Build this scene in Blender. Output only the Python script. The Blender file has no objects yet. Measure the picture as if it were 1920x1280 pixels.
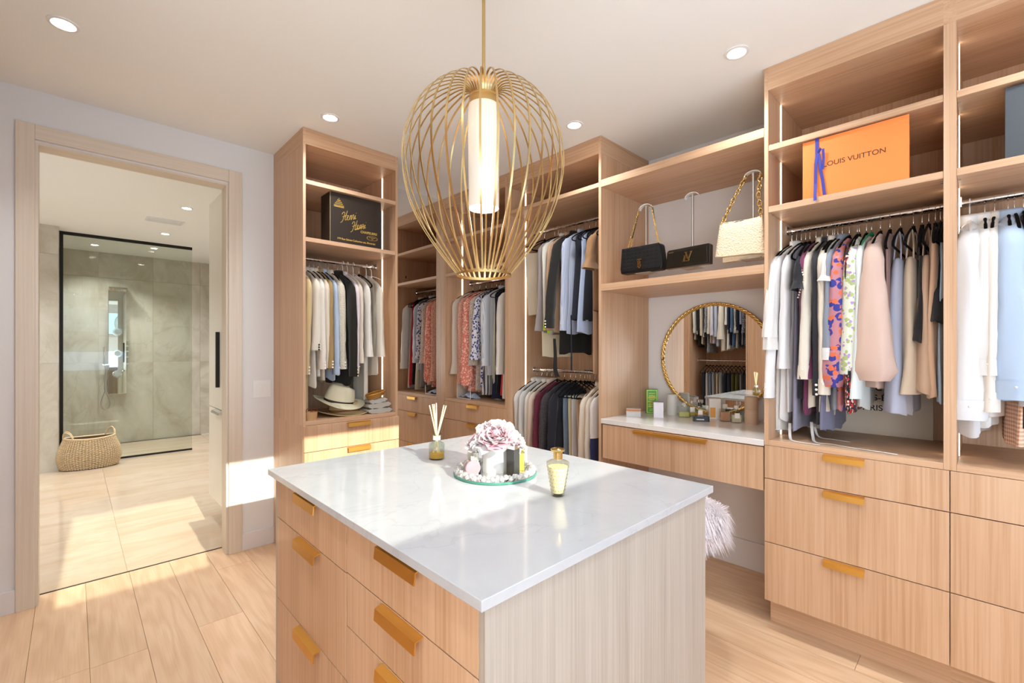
import bpy, bmesh, math, random
from mathutils import Vector, Matrix
rnd = random.Random(7)
PI = math.pi
S = bpy.context.scene
C = S.collection

# ------------------------------------------------------------------ camera
cam_d = bpy.data.cameras.new('camera')
cam = bpy.data.objects.new('camera', cam_d)
C.objects.link(cam)
cam.location = (0, 0, 1.3484)
cam.rotation_euler = (PI/2, 0, -0.7644)
cam_d.sensor_width = 36
cam_d.lens = 857.56*36/1920
cam_d.shift_y = 13.56/1920
cam_d.clip_start = 0.02
S.camera = cam

# ------------------------------------------------------------------ world, sun, exposure
S.view_settings.view_transform = 'Standard'
S.view_settings.look = 'None'
S.view_settings.gamma = 1
S.view_settings.use_curve_mapping = False
S.view_settings.exposure = 0.13
w = bpy.data.worlds.new('world')
S.world = w
w.use_nodes = True
bg = w.node_tree.nodes['Background']
bg.inputs[0].default_value = (0.62, 0.80, 1.0, 1)
bg.inputs[1].default_value = 2.2
S.cycles.use_denoising = True
S.cycles.max_bounces = 10
S.cycles.diffuse_bounces = 5
S.cycles.glossy_bounces = 5
S.cycles.transmission_bounces = 8
S.cycles.transparent_max_bounces = 12
S.cycles.sample_clamp_indirect = 6.0
S.cycles.blur_glossy = 0.6

def lamp(name, kind, loc, energy, color, **kw):
    d = bpy.data.lights.new(name, kind)
    d.energy = energy
    d.color = color
    o = bpy.data.objects.new(name, d)
    C.objects.link(o)
    o.location = loc
    for k, v in kw.items():
        setattr(d, k, v)
    return o

sun = lamp('sun', 'SUN', (0, -3, 4), 8.0, (1.0, 0.93, 0.80), angle=math.radians(0.35))
sun.rotation_euler = Vector((-0.045, -1, 0.372)).to_track_quat('Z', 'Y').to_euler()
# added fill light inside the rear wall, where no opening stands
wl = lamp('window_daylight', 'AREA', (1.0, -1.44, 1.2), 47, (0.50, 0.75, 1.05), shape='RECTANGLE', size=3.4, size_y=1.0)
wl.rotation_euler = (PI/2, 0, PI)
wl.rotation_euler = Vector((0, -1, -.75)).to_track_quat('Z', 'Y').to_euler()
# added fill light at the closed left wall, behind the viewer
wl2 = lamp('window_daylight_left', 'AREA', (-0.93, -0.72, 1.35), 54, (1.0, 0.98, 0.93), shape='RECTANGLE', size=1.25, size_y=1.5)
wl2.rotation_euler = Vector((-1, -.35, -.55)).to_track_quat('Z', 'Y').to_euler()
WARM = (0.97, 0.99, 1.0)
ROOM_LAMPS = [(-0.03, 2.665), (1.083, 2.665), (2.184, 1.733), (2.184, 0.797), (0.0, 0.9), (1.1, -0.35), (2.184, -0.3), (0.0, -0.9)]
BATH_LAMPS = [(0.786, 5.339), (0.78, 6.702), (0.783, 7.766), (-0.6, 4.6), (-0.6, 6.2), (0.2, 8.05)]
ROOM_W, BATH_W = 4.6, 11.0

# ------------------------------------------------------------------ helpers
ORG = {}

def tag(o, label=None, cat=None, group=None, kind=None):
    if label: o['label'] = label
    if cat: o['category'] = cat
    if group: o['group'] = group
    if kind: o['kind'] = kind
    return o

def thing(name, label, cat, loc=(0, 0, 0), rotz=0.0, group=None, kind=None):
    o = bpy.data.objects.new(name, None)
    o.empty_display_size = 0.05
    C.objects.link(o)
    o.location = loc
    o.rotation_euler = (0, 0, rotz)
    ORG[o.name] = Vector(loc)
    return tag(o, label, cat, group, kind)

def link(name, me, parent=None, loc=None):
    o = bpy.data.objects.new(name, me)
    C.objects.link(o)
    if parent is not None:
        o.parent = parent
    if loc is not None:
        o.location = loc
    ORG[o.name] = Vector((0, 0, 0))
    return o

class MB:
    def __init__(s, local=False):
        s.v = []; s.f = []; s.m = []; s.cur = 0; s.local = local
    def add(s, vs, fs):
        n = len(s.v)
        s.v += [tuple(v) for v in vs]
        s.f += [tuple(i+n for i in f) for f in fs]
        s.m += [s.cur]*len(fs)
        return s
    def box(s, x0, x1, y0, y1, z0, z1):
        if x0 > x1: x0, x1 = x1, x0
        if y0 > y1: y0, y1 = y1, y0
        if z0 > z1: z0, z1 = z1, z0
        return s.add([(x0,y0,z0),(x1,y0,z0),(x1,y1,z0),(x0,y1,z0),(x0,y0,z1),(x1,y0,z1),(x1,y1,z1),(x0,y1,z1)],
                     [(0,3,2,1),(4,5,6,7),(0,1,5,4),(1,2,6,5),(2,3,7,6),(3,0,4,7)])
    def lathe(s, prof, cx=0, cy=0, n=24, sx=1, sy=1, a0=0, caps=True):
        vs = []
        for r, z in prof:
            for i in range(n):
                a = a0+2*PI*i/n
                vs.append((cx+r*sx*math.cos(a), cy+r*sy*math.sin(a), z))
        fs = []
        for j in range(len(prof)-1):
            for i in range(n):
                k = (i+1) % n
                fs.append((j*n+i, j*n+k, (j+1)*n+k, (j+1)*n+i))
        if caps:
            if prof[0][0] > 1e-5: fs.append(tuple(range(n-1, -1, -1)))
            if prof[-1][0] > 1e-5: fs.append(tuple((len(prof)-1)*n+i for i in range(n)))
        return s.add(vs, fs)
    def tube(s, pts, r, n=8, closed=False, ry=None, up=(0, 0, 1)):
        pts = [Vector(p) for p in pts]
        m = len(pts); vs = []
        rr = r if isinstance(r, (list, tuple)) else [r]*m
        prev = None
        for i, p in enumerate(pts):
            if closed: t = pts[(i+1) % m]-pts[i-1]
            else: t = pts[min(i+1, m-1)]-pts[max(i-1, 0)]
            t.normalize()
            if prev is None:
                a = Vector(up)
                if abs(a.dot(t)) > .95: a = Vector((1, 0, 0))
                prev = (a-t*a.dot(t)).normalized()
            else:
                prev = (prev-t*prev.dot(t)).normalized()
            b = t.cross(prev)
            for k in range(n):
                q = 2*PI*k/n
                vs.append(p+prev*(rr[i]*math.cos(q))+b*((ry or rr[i])*math.sin(q)))
        fs = []
        for i in range(m if closed else m-1):
            j = (i+1) % m
            for k in range(n):
                l = (k+1) % n
                fs.append((i*n+k, i*n+l, j*n+l, j*n+k))
        if not closed:
            fs.append(tuple(range(n-1, -1, -1)))
            fs.append(tuple((m-1)*n+k for k in range(n)))
        return s.add(vs, fs)
    def prism(s, poly, axis, a, b):
        def P(u, v, t):
            return {'x': (t, u, v), 'y': (u, t, v), 'z': (u, v, t)}[axis]
        n = len(poly)
        vs = [P(u, v, a) for u, v in poly]+[P(u, v, b) for u, v in poly]
        fs = [tuple(range(n-1, -1, -1)), tuple(range(n, 2*n))]+[(i, (i+1) % n, n+(i+1) % n, n+i) for i in range(n)]
        return s.add(vs, fs)
    def grid(s, fn, nu, nv, cu=False):
        vs = [fn(i/(nu if cu else nu-1), j/(nv-1)) for j in range(nv) for i in range(nu)]
        fs = []
        for j in range(nv-1):
            for i in range(nu if cu else nu-1):
                k = (i+1) % nu
                fs.append((j*nu+i, j*nu+k, (j+1)*nu+k, (j+1)*nu+i))
        return s.add(vs, fs)
    def ball(s, c, r, n=10, m=6, sx=1, sy=1, sz=1):
        prof = [(max(r*math.sin(PI*j/m), 1e-6), -r*math.cos(PI*j/m)) for j in range(m+1)]
        vs = []
        for q, z in prof:
            for i in range(n):
                a = 2*PI*i/n
                vs.append((c[0]+q*sx*math.cos(a), c[1]+q*sy*math.sin(a), c[2]+z*sz))
        fs = [(j*n+i, j*n+(i+1) % n, (j+1)*n+(i+1) % n, (j+1)*n+i) for j in range(m) for i in range(n)]
        return s.add(vs, fs)
    def data(s, name, mat, smooth=False, off=(0, 0, 0)):
        me = bpy.data.meshes.new(name)
        o = Vector(off)
        me.from_pydata([Vector(v)-o for v in s.v], [], s.f)
        for m in (mat if isinstance(mat, (list, tuple)) else [mat]):
            me.materials.append(m)
        if any(s.m):
            me.polygons.foreach_set('material_index', s.m)
        bm = bmesh.new(); bm.from_mesh(me)
        bmesh.ops.recalc_face_normals(bm, faces=bm.faces)
        bm.to_mesh(me); bm.free()
        if smooth:
            me.polygons.foreach_set('use_smooth', [True]*len(me.polygons))
            if smooth == 'auto':
                try: me.set_sharp_from_angle(angle=math.radians(35))
                except Exception: pass
        me.update()
        return me
    def build(s, name, mat, parent=None, smooth=False, bevel=0, label=None, cat=None, group=None, kind=None, base=None):
        """World coordinates (or the parent's own coordinates when the builder is local)."""
        off = Vector((0, 0, 0)); loc = None
        if parent is not None and not s.local:
            p = parent
            while p is not None:
                off += p.location; p = p.parent
        if parent is None and not s.local:
            if base is None:
                xs = [v[0] for v in s.v]; ys = [v[1] for v in s.v]; zs = [v[2] for v in s.v]
                base = ((min(xs)+max(xs))/2, (min(ys)+max(ys))/2, min(zs))
            off = Vector(base); loc = base
        o = link(name, s.data(name, mat, smooth, off), parent, loc)
        if bevel:
            b = o.modifiers.new('bevel', 'BEVEL'); b.width = bevel; b.segments = 2; b.limit_method = 'ANGLE'
        return tag(o, label, cat, group, kind)

def box(*a, local=False):
    return MB(local).box(*a)

# ------------------------------------------------------------------ materials
MATS = {}
def newmat(name):
    m = bpy.data.materials.new(name); m.use_nodes = True
    b = m.node_tree.nodes['Principled BSDF']
    return m, m.node_tree.nodes, m.node_tree.links, b

def srgb(h):
    if isinstance(h, str):
        h = h.lstrip('#')
        c = [int(h[i:i+2], 16)/255 for i in (0, 2, 4)]
        return tuple((x/12.92 if x <= .04045 else ((x+.055)/1.055)**2.4) for x in c)
    return tuple(h)

def plain(name, col, rough=.5, metal=0, spec=.5, trans=0, ior=1.45, emit=None, es=0, coat=0, alpha=1, sheen=0):
    if name in MATS: return MATS[name]
    m, n, l, b = newmat(name)
    b.inputs['Base Color'].default_value = (*srgb(col), 1)
    b.inputs['Roughness'].default_value = rough
    b.inputs['Metallic'].default_value = metal
    b.inputs['Specular IOR Level'].default_value = spec
    b.inputs['Transmission Weight'].default_value = trans
    b.inputs['IOR'].default_value = ior
    b.inputs['Coat Weight'].default_value = coat
    b.inputs['Sheen Weight'].default_value = sheen
    if emit:
        b.inputs['Emission Color'].default_value = (*srgb(emit), 1)
        b.inputs['Emission Strength'].default_value = es
    MATS[name] = m
    return m

def coords(n, l, scale, kind='Object', rot=None):
    t = n.new('ShaderNodeTexCoord'); mp = n.new('ShaderNodeMapping')
    mp.inputs['Scale'].default_value = scale
    if rot: mp.inputs['Rotation'].default_value = rot
    l.new(t.outputs[kind], mp.inputs['Vector'])
    return mp.outputs['Vector'], t

def rand_shift(n, l, vec, k=7.0):
    oi = n.new('ShaderNodeObjectInfo'); mu = n.new('ShaderNodeMath'); mu.operation = 'MULTIPLY'
    mu.inputs[1].default_value = k
    l.new(oi.outputs['Random'], mu.inputs[0])
    ad = n.new('ShaderNodeVectorMath'); ad.operation = 'ADD'
    l.new(vec, ad.inputs[0]); l.new(mu.outputs[0], ad.inputs[1])
    return ad.outputs[0], oi

def ramp(n, l, fac, stops):
    r = n.new('ShaderNodeValToRGB')
    e = r.color_ramp.elements
    while len(e) > 1: e.remove(e[-1])
    e[0].position, c = stops[0][0], stops[0][1]
    e[0].color = (*srgb(c), 1)
    for p, c in stops[1:]:
        q = e.new(p); q.color = (*srgb(c), 1)
    l.new(fac, r.inputs['Fac'])
    return r.outputs['Color']

def wood(name, scale, dark, mid, light, rough=.42, bump=.12):
    m, n, l, b = newmat(name)
    v, t = coords(n, l, scale)
    v, oi = rand_shift(n, l, v, 11)
    a = n.new('ShaderNodeTexNoise'); a.inputs['Scale'].default_value = 1; a.inputs['Detail'].default_value = 4; a.inputs['Roughness'].default_value = .6
    l.new(v, a.inputs['Vector'])
    c = n.new('ShaderNodeTexNoise'); c.inputs['Scale'].default_value = .12; c.inputs['Detail'].default_value = 2
    l.new(v, c.inputs['Vector'])
    mx = n.new('ShaderNodeMix'); mx.data_type = 'FLOAT'; mx.inputs[0].default_value = .38
    l.new(a.outputs['Fac'], mx.inputs[2]); l.new(c.outputs['Fac'], mx.inputs[3])
    col = ramp(n, l, mx.outputs[0], [(.34, dark), (.5, mid), (.66, light)])
    l.new(col, b.inputs['Base Color'])
    b.inputs['Roughness'].default_value = rough
    bp = n.new('ShaderNodeBump'); bp.inputs['Strength'].default_value = bump; bp.inputs['Distance'].default_value = .002
    l.new(a.outputs['Fac'], bp.inputs['Height']); l.new(bp.outputs[0], b.inputs['Normal'])
    return m

OAK = ('#b8916f', '#c9a484', '#d3b193')
WV = wood('oak_vertical_grain', (110, 110, 1.6), *OAK)
WH = wood('oak_horizontal_grain', (2.0, 60, 110), *OAK)
WD = wood('oak_depth_grain', (60, 2.0, 110), *OAK)
WV_COOL = wood('greige_oak_vertical_grain', (120, 120, 1.6), '#9f958b', '#aca39a', '#b9b1a8')  # island end panels, cool daylight greyness put into the wood colour
WT = wood('pale_oak_vertical_grain', (90, 90, 1.6), '#d2c4b2', '#d8ccbc', '#ddd3c5')
WTH = wood('pale_oak_horizontal_grain', (1.6, 60, 90), '#d2c4b2', '#d8ccbc', '#ddd3c5')

def floor_mat():
    m, n, l, b = newmat('blond_oak_floor')
    v, t = coords(n, l, (9, 1.1, 9))
    v, oi = rand_shift(n, l, v, 23)
    d = n.new('ShaderNodeTexNoise'); d.inputs['Scale'].default_value = .7; d.inputs['Detail'].default_value = 2
    l.new(v, d.inputs['Vector'])
    w_ = n.new('ShaderNodeMath'); w_.operation = 'MULTIPLY'; w_.inputs[1].default_value = 55
    l.new(d.outputs['Fac'], w_.inputs[0])
    sn = n.new('ShaderNodeMath'); sn.operation = 'SINE'; l.new(w_.outputs[0], sn.inputs[0])
    v2, _ = coords(n, l, (160, 5, 160))
    f = n.new('ShaderNodeTexNoise'); f.inputs['Scale'].default_value = 1; f.inputs['Detail'].default_value = 3
    l.new(v2, f.inputs['Vector'])
    a1 = n.new('ShaderNodeMath'); a1.operation = 'MULTIPLY_ADD'; a1.inputs[1].default_value = .075; l.new(sn.outputs[0], a1.inputs[0])
    a2 = n.new('ShaderNodeMath'); a2.operation = 'MULTIPLY_ADD'; a2.inputs[1].default_value = .30; a2.inputs[2].default_value = .35
    l.new(f.outputs['Fac'], a2.inputs[0]); l.new(a2.outputs[0], a1.inputs[2])
    col = ramp(n, l, a1.outputs[0], [(.34, '#d3ad88'), (.5, '#dfbb97'), (.66, '#e8c8a6')])
    hs = n.new('ShaderNodeHueSaturation')
    mr = n.new('ShaderNodeMapRange'); mr.inputs[3].default_value = .92; mr.inputs[4].default_value = 1.06
    l.new(oi.outputs['Random'], mr.inputs[0]); l.new(mr.outputs[0], hs.inputs['Value']); l.new(col, hs.inputs['Color'])
    l.new(hs.outputs[0], b.inputs['Base Color'])
    b.inputs['Roughness'].default_value = .38
    bp = n.new('ShaderNodeBump'); bp.inputs['Strength'].default_value = .08; bp.inputs['Distance'].default_value = .002
    l.new(a1.outputs[0], bp.inputs['Height']); l.new(bp.outputs[0], b.inputs['Normal'])
    return m

def marble(name, base, vein, light, rough, scale=(1.2, 2.2, 1.2), pos=(.35, .5, .62)):
    m, n, l, b = newmat(name)
    v, t = coords(n, l, scale)
    v, oi = rand_shift(n, l, v, 31)
    a = n.new('ShaderNodeTexNoise'); a.inputs['Scale'].default_value = 1.4; a.inputs['Detail'].default_value = 8; a.inputs['Distortion'].default_value = 1.6; a.inputs['Roughness'].default_value = .62
    l.new(v, a.inputs['Vector'])
    col = ramp(n, l, a.outputs['Fac'], [(pos[0], vein), (pos[1], base), (pos[2], light)])
    r = n.new('ShaderNodeTexNoise'); r.inputs['Scale'].default_value = .9; r.inputs['Detail'].default_value = 6; r.inputs['Distortion'].default_value = .8
    l.new(v, r.inputs['Vector'])
    s1 = n.new('ShaderNodeMath'); s1.operation = 'SUBTRACT'; s1.inputs[1].default_value = .5; l.new(r.outputs['Fac'], s1.inputs[0])
    s2 = n.new('ShaderNodeMath'); s2.operation = 'ABSOLUTE'; l.new(s1.outputs[0], s2.inputs[0])
    s3 = n.new('ShaderNodeMath'); s3.operation = 'LESS_THAN'; s3.inputs[1].default_value = .006; l.new(s2.outputs[0], s3.inputs[0])
    s4 = n.new('ShaderNodeMath'); s4.operation = 'MULTIPLY'; s4.inputs[1].default_value = .35; l.new(s3.outputs[0], s4.inputs[0])
    mx = n.new('ShaderNodeMix'); mx.data_type = 'RGBA'
    l.new(s4.outputs[0], mx.inputs[0]); l.new(col, mx.inputs[6]); mx.inputs[7].default_value = (*srgb(vein), 1)
    l.new(mx.outputs[2], b.inputs['Base Color'])
    b.inputs['Roughness'].default_value = rough
    return m

FLOOR = floor_mat()
TILE = marble('polished_beige_marble', '#cdb79f', '#c3aa8e', '#d3bfa9', .06, (.5, 2.0, 1.2), (.3, .5, .7))
WTILE = marble('cream_wall_marble', '#c6c0b2', '#b6ad9b', '#cfcabd', .12, (1.2, 1.2, .8))
QUARTZ = marble('white_quartz', '#b4b7bd', '#a9acb2', '#babdc2', .09, (3, 3, 3), (.2, .34, .6))
QUARTZV = marble('vanity_quartz', '#dcdad8', '#cfcdcc', '#e2e0de', .1, (3, 3, 3), (.2, .34, .6))
WALL = plain('wall_paint', '#e0e0e1', .85, spec=.2)
CEIL = plain('ceiling_paint', '#f1f2ef', .9, spec=.2)
BASE = plain('baseboard_paint', '#dcd9da', .5)
GROUT = plain('grout', '#bba98f', .9)
GAP = plain('dark_joint', '#5f4227', .9)
BRASS = plain('satin_brass', '#e6b35c', .36, 1)
GOLD = plain('polished_gold', '#e2c07a', .16, 1)
PGOLD = plain('pendant_brass', '#cdb07a', .3, 1)
CHROME = plain('chrome', '#e8e8ea', .1, 1)
STEEL = plain('brushed_steel', '#c9c6c0', .28, 1)
MIRROR = plain('mirror_silver', '#f4f4f2', .0, 1)
BLACK = plain('black_metal', '#17130f', .4, .2)
BVEL = plain('black_velvet', '#121113', .95, spec=.1)
WPLAS = plain('white_plastic', '#e9e9e8', .3)
LACQ = plain('cream_lacquer', '#e4dfd2', .3)
def strip_mat(name, col, st):
    m = bpy.data.materials.new(name); m.use_nodes = True
    n = m.node_tree.nodes; n.clear()
    e = n.new('ShaderNodeEmission'); e.inputs[0].default_value = (*srgb(col), 1); e.inputs[1].default_value = st
    o = n.new('ShaderNodeOutputMaterial'); m.node_tree.links.new(e.outputs[0], o.inputs[0])
    return m
LED = strip_mat('led_strip_light', '#ffecd4', 6)
LENS = strip_mat('downlight_lens', '#fff1e0', 30)

def thin_glass(name, col, tint=.06, ior_mix=.08):
    m = bpy.data.materials.new(name); m.use_nodes = True
    n = m.node_tree.nodes; l = m.node_tree.links; n.clear()
    t = n.new('ShaderNodeBsdfTransparent'); t.inputs[0].default_value = (*srgb(col), 1)
    g = n.new('ShaderNodeBsdfGlossy'); g.inputs['Roughness'].default_value = 0
    f = n.new('ShaderNodeFresnel'); f.inputs[0].default_value = 1.45
    ge = n.new('ShaderNodeNewGeometry'); su = n.new('ShaderNodeMath'); su.operation = 'SUBTRACT'; su.inputs[0].default_value = 1
    l.new(ge.outputs['Backfacing'], su.inputs[1])
    mu = n.new('ShaderNodeMath'); mu.operation = 'MULTIPLY'; l.new(f.outputs[0], mu.inputs[0]); l.new(su.outputs[0], mu.inputs[1])
    mx = n.new('ShaderNodeMixShader'); o = n.new('ShaderNodeOutputMaterial')
    l.new(mu.outputs[0], mx.inputs[0]); l.new(t.outputs[0], mx.inputs[1]); l.new(g.outputs[0], mx.inputs[2]); l.new(mx.outputs[0], o.inputs[0])
    return m
PANE = thin_glass('shower_glass', '#f3f6f2')
GLASS = thin_glass('clear_glass', '#f2f5f1')
WPANE = thin_glass('window_glass', '#f6faf8')

# ------------------------------------------------------------------ the shell
XL, XR_, YD, YR, H = -1.0, 3.0, 3.455, -1.5, 2.7
XF = 2.41
def struct(o):
    o['kind'] = 'structure'; return o

# floor: base slab and planks
fl = struct(box(XL-.2, XR_+.2, YR-.2, 3.6, -.08, -.006).build('floor', plain('plank_joint', '#a07c5a', .9)))
wd = .193; x = -.143-wd*5
pm = {}
k = 0
while x < 3.0:
    x1 = min(x+wd, 3.0); x0 = max(x, XL)
    y = -1.5-rnd.random()*1.2
    if abs(x-.05) < .02: joints = [-1.5, .75, 2.622, 3.6]
    elif abs(x-.436) < .02: joints = [-1.5, .3, 2.65, 3.6]
    else:
        joints = [-1.5]; q = -1.5+.6+rnd.random()*1.3
        while q < 3.3:
            joints.append(q); q += 1.5+rnd.random()*.8
        joints.append(3.6)
    for a, b_ in zip(joints, joints[1:]):
        g = .0008
        p = box(x0+g, x1-g, a+g, b_-g, -.006, 0).build('plank', FLOOR, fl)
    x += wd

def wall_with_holes(name, axis, p0, p1, a0, a1, z0, z1, holes, mat=WALL):
    """A wall as boxes round its openings; holes are (a, b, z, z2)."""
    m = MB()
    def bx(a, b, c, d):
        if b-a < 1e-4 or d-c < 1e-4: return
        if axis == 'y': m.box(a, b, p0, p1, c, d)
        else: m.box(p0, p1, a, b, c, d)
    cur = a0
    for (a, b, c, d) in sorted(holes):
        bx(cur, a, z0, z1); bx(a, b, z0, c); bx(a, b, d, z1); cur = b
    bx(cur, a1, z0, z1)
    return struct(m.build(name, mat))

# door wall (far left), with the cased opening to the bathroom
DX0, DX1, DZ = -.145, .733, 2.43
wall_with_holes('wall_back', 'y', YD, YD+.12, XL, XR_, 0, H, [(DX0, DX1, 0, DZ)])
wall_with_holes('wall_right', 'x', XR_, XR_+.12, YR, YD+.12, 0, H, [])
wall_with_holes('wall_left', 'x', XL-.12, XL, YR, YD+.12, 0, H, [])
WX0, WX1, WZ0, WZ1 = -.294, 1.80, 1.800, 2.433
LX0, LX1, LZ0, LZ1 = -.6, 2.7, .55, 1.62
wall_with_holes('wall_front', 'y', YR-.004, YR, XL, XR_, 0, H, [(WX0, WX1, WZ0, WZ1)])
wall_with_holes('wall_front', 'y', YR-.12, YR-.0041, XL-.12, XR_+.12, 0, H, [(WX0-.12, WX1+.12, WZ0-.1, WZ1+.1)])
struct(box(XL-.12, XR_+.12, YR-.12, YD+.12, H, H+.1).build('ceiling', CEIL))

# rear window over the sill that lets the low sun in
def window(n, x0, x1, z0, z1, cols):
    t = thing(f'window_{n}', None, None, ((x0+x1)/2, YR, z0), kind='structure')
    for a, b, c, d in ((x0-.05, x1+.05, z1, z1+.05), (x0-.05, x1+.05, z0-.05, z0), (x0-.05, x0, z0, z1), (x1, x1+.05, z0, z1)):
        box(a, b, YR, YR+.02, c, d).build('frame', BASE, t)
    box(x0, x1, YR-.003, YR-.001, z0, z1).build('pane', WPANE, t)
    return t
window(1, WX0, WX1, WZ0, WZ1, 2)
# window frames and blinds added on closed walls to dress the two fill lights
ADDED_BLIND = plain('roller_blind', '#eef0f2', .8)
t = thing('window_2', None, None, (1.0, YR, .66), kind='structure')
for a, b, c, d in ((-.75, 2.75, 1.70, 1.75), (-.75, 2.75, .65, .70), (-.75, -.70, .70, 1.70), (2.70, 2.75, .70, 1.70)):
    box(a, b, YR+.001, YR+.03, c, d).build('frame', BASE, t)
box(-.70, 2.70, YR+.001, YR+.012, .70, 1.70).build('blind', ADDED_BLIND, t)
t = thing('window_3', None, None, (XL, -.72, .6), kind='structure')
for a, b, c, d in ((-1.40, -.04, 2.10, 2.15), (-1.40, -.04, .55, .60), (-1.40, -1.35, .60, 2.10), (-.09, -.04, .60, 2.10)):
    box(XL+.001, XL+.03, a, b, c, d).build('frame', BASE, t)
box(XL+.001, XL+.012, -1.35, -.09, .60, 2.10).build('blind', ADDED_BLIND, t)

# casing of the door
cz = thing('trim_1', None, None, ((DX0+DX1)/2, YD, 0), kind='structure')
for a, b in ((-.215, -.1450), (.733, .810)):
    box(a, b, YD-.018, YD, 0, 2.517).build('casing', WT, cz, bevel=.002)
box(-.1449, .7329, YD-.018, YD, 2.44, 2.517).build('casing', WTH, cz, bevel=.002)
box(DX0, DX0+.012, YD-.0, YD+.12, 0, 2.43).build('jamb', WT, cz)
box(DX1-.012, DX1, YD-.0, YD+.12, 0, 2.43).build('jamb', WT, cz)
box(DX0+.012, DX1-.012, YD, YD+.12, 2.418, 2.43).build('jamb', WTH, cz)
struct(box(DX0, DX1, 3.597, 3.607, -.004, .003).build('trim_2', BLACK))

bb = struct(box(-.30, -.2152, YD-.014, YD, 0, .115).build('baseboard_back', BASE, bevel=.002))
struct(box(.8102, 1.0075, YD-.014, YD, 0, .115).build('baseboard_back', BASE, bevel=.002))
struct(box(XR_-.014, XR_, .75, 1.68, 0, .17).build('baseboard_right', BASE, bevel=.002))

# ------------------------------------------------------------------ bathroom
BY0, BY1, BX0, BX1 = 3.575, 8.6, -1.5, 1.95
bf = struct(box(BX0, BX1, 3.60, BY1, -.08, -.006).build('floor', GROUT))
TX = [-1.5, -.964, .236, 1.436, 1.95]; TY = [3.607, 4.49, 5.69, 6.89, 8.09, 8.6]
for i in range(4):
    for j in range(5):
        box(TX[i]+.001, TX[i+1]-.001, TY[j]+.001, TY[j+1]-.001, -.006, 0).build('tile', TILE, bf)
bw = struct(box(BX0, BX1, BY1+.01, BY1+.12, 0, H).build('wall_far', GROUT))
wx = [-1.5, -.946, -.346, .254, .854, 1.439, 1.95]; wz = [0.0, 1.152, 2.345, 2.7]
for i in range(6):
    for j in range(3):
        box(wx[i]+.001, wx[i+1]-.001, BY1, BY1+.01, wz[j]+.001, wz[j+1]-.001).build('tile', WTILE, bw)
sw = struct(box(BX0, -.125, 7.112, 7.26, 0, H).build('wall_shower', GROUT))
for a, b in ((-1.5, -.946), (-.946, -.346), (-.346, -.125)):
    for c, d in ((0, 1.19), (1.19, 2.387), (2.387, 2.7)):
        box(a+.001, b-.001, 7.10, 7.112, c+.001, d-.001).build('tile', WTILE, sw)
for c, d in ((0, 1.19), (1.19, 2.387), (2.387, 2.7)):
    box(-.125, -.117, 7.10, 7.26, c+.001, d-.001).build('tile', WTILE, sw)
wall_with_holes('wall_left', 'x', BX0-.12, BX0, BY0, BY1, 0, H, [], WALL)
wall_with_holes('wall_right', 'x', BX1, BX1+.12, BY0, BY1, 0, H, [], WALL)
struct(box(BX0-.12, BX1+.12, YD+.12, BY1+.12, H, H+.1).build('ceiling', CEIL))

t = thing('shower_screen', 'frameless glass shower screen with black edge track on left, top and bottom', 'shower screen', (.5, 7.38, 0))
box(-.10, 1.145, 7.375, 7.385, .02, 2.70).build('glass_panel', PANE, t)
box(-.117, 1.145, 7.365, 7.395, 2.665, 2.70).build('top_track', BLACK, t)
box(-.117, -.085, 7.365, 7.395, 0, 2.665).build('side_track', BLACK, t)
box(-.085, 1.145, 7.365, 7.395, 0, .02).build('bottom_track', BLACK, t)
box(-.10, 1.45, 8.575, 8.59, .0, .004).build('floor_drain', BLACK, label='thin dark linear drain along the foot of the shower wall', cat='drain')

t = thing('shower_tower', 'tall mirror-steel shower column with three round body jets on marble wall', 'shower', (.45, 8.6, .71))
X0, X1 = .352, .545
def cyl_y(m, cx, cz_, y0, y1, r, n=20):
    return m.prism([(cx+r*math.cos(2*PI*i/n), cz_+r*math.sin(2*PI*i/n)) for i in range(n)], 'y', y0, y1)
box(X0, X1, 8.53, 8.599, .71, 2.16).build('panel', MIRROR, t, bevel=.004)
m = MB(); m.prism([(8.599, 2.16), (8.599, 2.23), (8.36, 2.20), (8.36, 2.18), (8.53, 2.16)], 'x', X0, X1)
m.build('shower_head', CHROME, t)
mm = MB()
for i in range(9):
    for j in range(5):
        mm.ball((X0+.02+i*.019, 8.38+j*.028, 2.172), .004, 6, 4)
mm.build('nozzle_plate', STEEL, t, kind='stuff')
for z in (1.587, 1.28, .99):
    j = cyl_y(MB(), .449, z, 8.505, 8.53, .052).build('body_jet', CHROME, t)
    cyl_y(MB(), .449, z, 8.495, 8.505, .034).build('nozzle', STEEL, j)
for i, z in enumerate((1.46, 1.38, 1.30, 1.22, 1.12)):
    MB().box(X1, X1+.03, 8.54, 8.58, z, z+.022).build('control_knob', CHROME, t)
m = MB(); m.tube([(.31, 8.5, 1.13), (.31, 8.49, 1.25), (.315, 8.47, 1.37)], [.013, .012, .02], 10); m.box(.29, X0, 8.5, 8.53, 1.12, 1.135)
m.build('handset', CHROME, t)
hose = [(.32, 8.5, 1.12)]
for i in range(13):
    a = i/12
    hose.append((.318+.03*math.sin(a*4)+.0, 8.49, 1.10-.42*a))
loop = [(.318+.045*math.sin(a), 8.49, .60-.07*math.cos(a)) for a in [i/12*2*PI for i in range(1, 13)]]
pts = [(.318, 8.49, 1.12), (.33, 8.49, .95), (.315, 8.49, .80), (.345, 8.49, .70), (.372, 8.49, .60), (.36, 8.49, .53), (.325, 8.49, .50), (.288, 8.49, .53), (.275, 8.49, .60), (.30, 8.49, .70), (.33, 8.49, .80), (.312, 8.49, .95), (.36, 8.5, 1.12)]
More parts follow.
